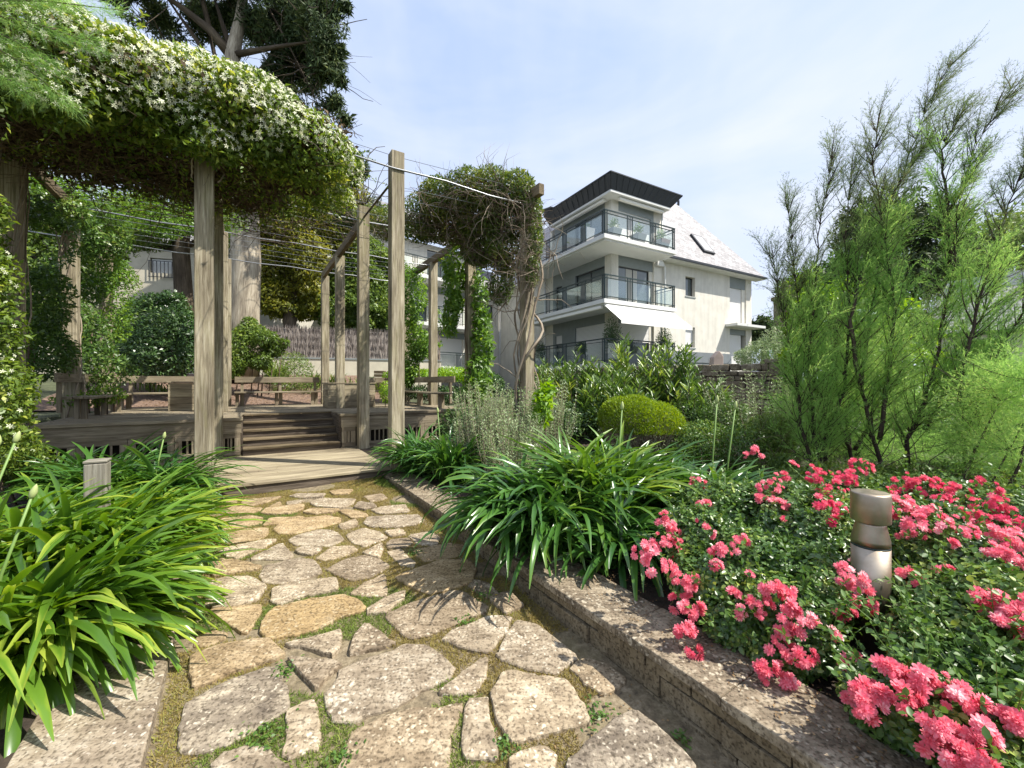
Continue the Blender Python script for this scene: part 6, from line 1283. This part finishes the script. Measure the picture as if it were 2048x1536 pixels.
# ------------------------------------------------------------------ roses
def rosebush(label, blobs, clusters, n, deep=False, seed=1):
    b0 = blobs[0]; t = thing('rose_bush', label, 'rose bush', (b0[0], b0[1], .27), 'pink ground cover roses beside the low wall')
    p, nn = crown_pts(blobs, int(n * 1.1), .22, .32, seed, .7, -.75, 3.5)
    k = p[:, 2] > .28; p = p[k]; nn = nn[k]; N = len(p); ax = rand_dir(N) + nn * .25; nr = nn + rand_dir(N) * .45 + [0, 0, .4]
    # leaflets in groups of three
    s = rng.uniform(.7, 1.2, N); ax = unit(ax); side = unit(np.cross(nr, ax)); P3 = np.concatenate([p, p - ax * .012, p - ax * .012]); A3 = np.concatenate([ax, ax * .3 + side, ax * .3 - side]); N3 = np.concatenate([nr] * 3); S3_ = np.concatenate([s, s * .85, s * .85])
    leaves('foliage', P3, A3, N3, .030 * S3_, .020 * S3_, M['rose_leaf'], t, hexa=True, fold=.12, droop=.1, rnd=np.tile(rng.random(N), 3))
    sp_, sa_ = [], []; mbx = MB()
    for _ in range(19 * len(blobs)):
        b = blobs[random.randrange(len(blobs))]; d_ = unit(rng.normal(size=3) * [1, 1, .4] + [0, 0, .9]); c = np.array(b[:3]) + d_ * np.array(b[3:]) * .85; L_s = random.uniform(.07, .19); dv = unit(d_ + rng.normal(size=3) * .35 + [0, 0, .3]); e = c + dv * L_s; mbx.tube([np.array(b[:3]), c, e], [.0025, .002, .0012], 4, cap=False)
        for k_ in range(9): s_ = (k_ + 1) / 9; sp_.append(c + dv * L_s * s_); sa_.append(rng.normal(size=3) + dv * .4)
        if random.random() < .35: mbx.tube([e, e + dv * .006, e + dv * .014, e + dv * .02], [.002, .005, .004, .0005], 6)
    mbx.build('young_shoots', M['stalk'], t); leaves('young_leaves', np.array(sp_), np.array(sa_), rand_dir(len(sp_)) * .4 + [0, 0, .8], rng.uniform(.02, .034, len(sp_)), .018, M['weed'], t, hexa=True, fold=.12)  # pale young leaves, multiplied to imitate sunlit highlights on the foliage too
    mb = MB(); twigs(mb, [b[:3] for b in blobs], 6, .1, .002, -.1, False)
    for b in blobs: mb.tube([(b[0], b[1], .25), (b[0] + .05, b[1], b[2])], [.007, .004], 5)
    mb.build('stems', M['stalk'], t)
    for (px, py, r, d, cnt) in clusters:
        d = front_depth(px, py, d); cpos = P(px, py, d); R = r / F * d; nf = int(cnt * 1.5) + 1; pos, nrm = [], []
        for i in range(nf):
            dv = rand_dir(1)[0]; dv[1] = -abs(dv[1]) * .8; dv[2] = dv[2] * .8 + .25; dv = unit(dv); pos.append(cpos + dv * R * random.uniform(.4, 1.12) * np.array([1, .8, .9])); nrm.append(unit(dv + np.array([0, -.35, .45])))
        V_, Q_, Rn = [], [], []; off = 0; cb_ = random.uniform(-.12, .22)
        for c, nv in zip(pos, nrm):
            fr_ = .0235 * random.uniform(.5, 1.2); ref = rand_dir(1)[0]; x = unit(np.cross(nv, ref)); y = np.cross(nv, x); rv = random.random()
            for ring, (tilt, rad, npet, w) in enumerate(((.15, 1.0, 9, .46), (.45, .86, 8, .42), (.8, .66, 7, .38), (1.15, .45, 5, .32))):
                for j in range(npet):
                    a = 2 * math.pi * (j + random.uniform(-.2, .2)) / npet + ring * .5; rd_ = x * math.cos(a) + y * math.sin(a); tg = -x * math.sin(a) + y * math.cos(a); tl_ = tilt + random.uniform(-.15, .15); od = rd_ * math.cos(tl_) + nv * math.sin(tl_); L = fr_ * rad; b_ = c + nv * .003 * ring
                    m_ = b_ + od * L * .6; e_ = b_ + od * L * .98 + nv * L * .12 * (1 if ring < 2 else -.2) 
                    V_ += [b_, m_ - tg * L * w * .55, e_ - tg * L * w * .28, e_ + od * L * .05, e_ + tg * L * w * .28, m_ + tg * L * w * .55]; Q_ += [[off, off + 1, off + 2, off + 3], [off, off + 3, off + 4, off + 5]]; off += 6; Rn += [min(1, max(0, cb_ + rv * .5 + ring * .06 + random.uniform(0, .45)))] * 6
        np_mesh('flower_cluster', np.array(V_), np.array(Q_), M['petal_red' if deep else 'petal'], t, rnd=np.array(Rn))
    return t
ROSEB = []
def rb(px, py, d, rx, rz, ry=None): c = P(px, py, d); b = (c[0], c[1], c[2] - .07, rx, ry or rx, rz * .85); ROSEB.append(b); return b
def front_depth(px, py, d):
    o = np.array([0, 0, E]); dr = np.array([(px - CX) / F, 1.0, -(py - HY) / F]); best = None
    for b in ROSEB:
        R = np.array(b[3:]) * 1.04; a_ = dr / R; c_ = (o - np.array(b[:3])) / R; A_ = a_ @ a_; B_ = a_ @ c_; C_ = c_ @ c_ - 1; D_ = B_ * B_ - A_ * C_
        if D_ > 0:
            t_ = (-B_ - math.sqrt(D_)) / A_
            if t_ > .5 and (best is None or t_ < best): best = t_ * random.uniform(.97, 1.0)
    return d if best is None else best
def dict_(*a, **k): return (a, k)
ROSES = [
dict_('rose bush nearest the wall with a cascade of coral pink flowers over the coping', [rb(1420, 1130, 2.15, .24, .20), rb(1460, 1200, 2.0, .24, .18), rb(1400, 1050, 2.45, .24, .2), rb(1500, 1100, 2.2, .24, .22)],
    [(1325, 1055, 30, 2.15, 12), (1285, 1100, 24, 2.1, 9), (1340, 1095, 38, 2.05, 18), (1318, 1125, 30, 2.0, 10), (1372, 1165, 26, 1.98, 10), (1362, 1200, 24, 1.92, 8), (1378, 1222, 26, 1.9, 9), (1362, 1265, 24, 1.85, 9), (1385, 1300, 16, 1.8, 3), (1440, 1100, 22, 2.1, 7), (1480, 1088, 22, 2.1, 7), (1432, 1130, 12, 2.05, 3), (1418, 1065, 12, 2.2, 3), (1500, 1150, 11, 2.0, 1)], 5200, seed=1),
dict_('rose bush with coral flowers beside the dark agapanthus leaves', [rb(1440, 1000, 2.8, .28, .2), rb(1520, 1010, 2.7, .3, .2), rb(1600, 1010, 2.6, .3, .2)],
    [(1395, 968, 20, 2.7, 6), (1398, 1005, 18, 2.6, 5), (1540, 972, 26, 2.6, 9), (1525, 1000, 18, 2.55, 5), (1556, 1015, 20, 2.5, 6), (1505, 900, 10, 3.0, 3), (1525, 915, 9, 3.0, 2), (1490, 910, 8, 3.0, 2), (1572, 955, 12, 2.7, 2), (1585, 932, 10, 2.9, 2), (1400, 1040, 8, 2.6, 1)], 5200, seed=2),
dict_('rose bush with dense red pink heads just left of the steel bollard', [rb(1650, 1050, 2.4, .3, .2), rb(1690, 980, 2.8, .3, .2), rb(1600, 1130, 2.1, .28, .2)],
    [(1640, 955, 26, 2.6, 8), (1662, 985, 28, 2.5, 10), (1640, 1010, 24, 2.4, 8), (1678, 1020, 20, 2.35, 5), (1690, 955, 22, 2.7, 6), (1715, 935, 24, 2.9, 8), (1705, 950, 16, 2.8, 3), (1620, 940, 12, 2.7, 2), (1668, 1042, 10, 2.3, 1), (1570, 1040, 9, 2.3, 1)], 5000, deep=True, seed=3),
dict_('rose bush with pink heads hanging low in front of the steel bollard', [rb(1560, 1180, 1.9, .22, .17), rb(1610, 1250, 1.78, .2, .14), rb(1610, 1150, 2.05, .20, .17), rb(1560, 1270, 1.8, .18, .13), rb(1660, 1350, 1.75, .10, .07)],
    [(1540, 1180, 22, 1.75, 8), (1575, 1190, 18, 1.72, 5), (1520, 1215, 24, 1.7, 8), (1565, 1222, 26, 1.68, 10), (1570, 1262, 28, 1.64, 11), (1560, 1300, 26, 1.6, 9), (1605, 1310, 22, 1.62, 6), (1610, 1245, 18, 1.66, 4), (1655, 1270, 16, 1.66, 3), (1530, 1340, 26, 1.58, 9), (1580, 1368, 16, 1.54, 4), (1478, 1220, 14, 1.82, 3), (1470, 1190, 10, 1.85, 2), (1690, 1222, 22, 1.66, 6), (1700, 1325, 22, 1.58, 6)], 5200, seed=4),
dict_('rose bush with flowers overlapping the steel bollard', [rb(1900, 1180, 1.85, .19, .16), rb(1890, 1120, 2.1, .22, .18), rb(1905, 1260, 1.65, .17, .14), rb(1720, 1130, 2.4, .26, .16), rb(1780, 1410, 1.55, .14, .07)],
    [(1690, 1150, 30, 1.78, 12), (1720, 1168, 26, 1.76, 9), (1745, 1118, 24, 1.8, 8), (1722, 1128, 20, 1.8, 6), (1730, 1205, 18, 1.72, 4), (1812, 1150, 26, 1.8, 8), (1840, 1165, 14, 1.78, 3), (1890, 1142, 14, 1.85, 3)], 4600, seed=5),
dict_('rose bush with rosy heads right of the bollard cap', [rb(1850, 1040, 2.3, .3, .2), rb(1900, 1080, 2.1, .28, .2), rb(1960, 1110, 1.95, .28, .2)],
    [(1795, 1020, 30, 2.1, 12), (1825, 1050, 28, 2.05, 10), (1820, 1015, 22, 2.15, 6), (1860, 1035, 26, 2.1, 8), (1800, 1070, 14, 2.0, 3), (1895, 1052, 24, 2.1, 7), (1935, 1068, 18, 2.0, 4), (1900, 1088, 12, 1.98, 2), (1990, 1070, 32, 1.85, 12), (2030, 1085, 28, 1.8, 9), (2000, 1110, 26, 1.8, 8), (2035, 1125, 20, 1.78, 5), (1975, 1100, 16, 1.85, 3)], 5200, seed=6),
dict_('far rose bush in the shade below the tamarisks', [rb(1860, 985, 2.9, .36, .2), rb(1950, 1000, 2.7, .36, .2), rb(2030, 1020, 2.5, .3, .2)],
    [(1800, 975, 26, 2.8, 10), (1830, 965, 26, 2.85, 10), (1860, 980, 26, 2.75, 10), (1880, 1000, 24, 2.65, 8), (1905, 985, 24, 2.75, 8), (1935, 1005, 22, 2.6, 7), (1960, 970, 24, 2.8, 8), (1985, 1010, 26, 2.5, 8), (2010, 1035, 26, 2.4, 8), (1955, 1040, 20, 2.4, 6), (1925, 1030, 16, 2.5, 4), (2040, 1050, 16, 2.3, 4), (1985, 990, 16, 2.7, 4), (1770, 985, 16, 2.8, 4)], 5200, deep=True, seed=7),
dict_('rose bush with bright pink heads at the right edge of the photo', [rb(1960, 1230, 1.55, .22, .16), rb(2040, 1200, 1.55, .22, .18), rb(1900, 1290, 1.45, .2, .14), rb(2020, 1300, 1.4, .2, .15)],
    [(1960, 1200, 26, 1.5, 8), (1990, 1212, 26, 1.48, 8), (2025, 1225, 26, 1.45, 8), (2005, 1250, 24, 1.43, 6), (1945, 1190, 14, 1.52, 3), (2050, 1200, 20, 1.45, 5), (2045, 1260, 18, 1.42, 4)], 4800, seed=8),
dict_('rose bush nearest the camera with magenta tinted heads at the bottom right', [rb(1850, 1370, 1.32, .19, .13), rb(1940, 1400, 1.25, .19, .13), rb(1790, 1380, 1.42, .17, .12), rb(2030, 1420, 1.2, .18, .13), rb(1900, 1340, 1.4, .2, .14), rb(1990, 1480, 1.15, .16, .11)],
    [(1720, 1375, 26, 1.42, 9), (1735, 1410, 26, 1.38, 8), (1700, 1400, 18, 1.42, 4), (1765, 1395, 22, 1.38, 6), (1810, 1400, 26, 1.34, 6), (1790, 1340, 24, 1.42, 6), (1770, 1330, 16, 1.45, 3), (1845, 1355, 26, 1.36, 7), (1880, 1370, 22, 1.34, 5), (1915, 1395, 26, 1.28, 6), (1950, 1415, 22, 1.26, 5), (2010, 1435, 22, 1.22, 5), (2040, 1445, 18, 1.2, 4), (1880, 1450, 34, 1.22, 8), (1860, 1480, 26, 1.2, 5), (1920, 1500, 38, 1.14, 10), (1960, 1470, 34, 1.15, 8), (1900, 1520, 26, 1.15, 5), (1960, 1525, 30, 1.12, 7), (1845, 1430, 16, 1.26, 3)], 5200, seed=9),

]
for a_, k_ in ROSES: rosebush(*a_, **k_)

# ------------------------------------------------------------------ grass between the flagstones, weeds, litter
n = 260000; uu = rng.uniform(.08, 1.9, n); vv = -5.0 + 5.0 * rng.random(n) ** 1.1; X = A0[0] + uu * U[0] + vv * V[0]; Y = A0[1] + uu * U[1] + vv * V[1]; P2 = np.c_[X, Y]; bad = np.zeros(n, bool)
for poly in STONE_POLYS:
    c = poly.mean(0); near = (np.abs(P2 - c) < np.abs(poly - c).max() + .02).all(1)
    if near.any(): idx = np.where(near)[0]; bad[idx] |= in_poly(P2[idx], poly, -.035)
P2 = P2[~bad]; lg = Lump(55, f=2.2, n=9); g = lg(np.c_[P2, np.zeros(len(P2))]); dens = Lump(56, f=5, n=9)(np.c_[P2, np.zeros(len(P2))]); keep = dens > -.5; P2 = P2[keep]; g = g[keep]
b3 = np.c_[P2, SL * P2[:, 1] + .004]; dirs = rng.normal(size=(len(b3), 3)) * .8; dirs[:, 2] = np.abs(dirs[:, 2]) * .5 + .35
gr = (g > .18); 
o = leaves('grass', b3[~gr], dirs[~gr], rand_dir((~gr).sum()), rng.uniform(.014, .036, (~gr).sum()), .0032, M['drygrass']); tag(o, kind='stuff')
o = leaves('grass', b3[gr], dirs[gr], rand_dir(gr.sum()), rng.uniform(.014, .038, gr.sum()), .0034, M['greengrass']); tag(o, kind='stuff')
def weed(px, py, r, label, n=90):
    c = G(px, py); t = thing('weed', label, 'weed', c, 'weeds between the flagstones'); p = c + np.c_[rng.normal(size=(n, 2)) * r, rng.uniform(.004, .03, n)]; ax = rng.normal(size=(n, 3)) * [1, 1, .3]; leaves('leaves', p, ax, np.tile([0, 0, 1.], (n, 1)) + rng.normal(size=(n, 3)) * .3, .02, .011, M['weed'], t)
weed(575, 1345, .035, 'leafy green weed at the corner of the large dark grey slab'); weed(530, 1475, .045, 'broad patch of weed below the large dark grey slab', 120); weed(1190, 1430, .04, 'weed tuft beside the squarish big slab near the wall')
weed(970, 1195, .04, 'weed behind the veined grey flagstone'); weed(1010, 1500, .03, 'small weed at the bottom of the tall narrow flagstone'); weed(930, 1250, .035, 'weed along the right side of the veined grey flagstone'); weed(1360, 1485, .02, 'tiny weed at the foot of the low wall', 40); weed(830, 1110, .03, 'weed beside the small notched flagstone'); weed(690, 1520, .025, 'weed left of the pinkish brown grained slab')
c = G(993, 1199); t = thing('dandelion', 'yellow dandelion flower on the path near the low wall', 'flower', c); stars('petals', np.repeat(c[None] + [0, 0, .02], 5, 0) + rng.normal(size=(5, 3)) * .002, np.tile([0, -.3, 1.], (5, 1)), .014, M['bright'], t, 9); MB().tube([c, c + [0, 0, .02]], .002, 5).build('stalk', M['stalk'], t)
M['yellow'] = plain('dandelion_yellow', (.85, .6, .02), .7); t.children[0].data.materials[0] = M['yellow']
# dry litter: kerb, path, coping, lower deck, mulch
def litter(n, uf, vf, zf, size, name='leaf_litter'):
    u_ = uf(n); v_ = vf(n); X = A0[0] + u_ * U[0] + v_ * V[0]; Y = A0[1] + u_ * U[1] + v_ * V[1]; p = np.c_[X, Y, zf(X, Y)]
    o = leaves(name, p, rng.normal(size=(n, 3)) * [1, 1, .12], np.tile([0, 0, 1.], (n, 1)) + rng.normal(size=(n, 3)) * .25, rng.uniform(.5, 1.2, n) * size, size * .45, M['dryleaf']); tag(o, kind='stuff'); return o
litter(900, lambda n: rng.uniform(1.35, 1.9, n), lambda n: rng.uniform(-5, 0, n), lambda X, Y: SL * Y + .012, .018)
litter(1500, lambda n: rng.uniform(1.98, 2.5, n), lambda n: rng.uniform(-5.5, -.3, n), lambda X, Y: X * 0 + .308, .016)
litter(2600, lambda n: rng.uniform(-3, 4, n), lambda n: rng.uniform(6.5, 11, n), lambda X, Y: ground_h(X, Y) + .03, .06)
litter(500, lambda n: rng.uniform(-1.9, 4.2, n), lambda n: rng.uniform(2.3, 6.2, n), lambda X, Y: X * 0 + UZ + .006, .03)
litter(90, lambda n: rng.uniform(.1, 1.95, n), lambda n: rng.uniform(.2, 2.0, n), lambda X, Y: X * 0 + DZ + .006, .02)
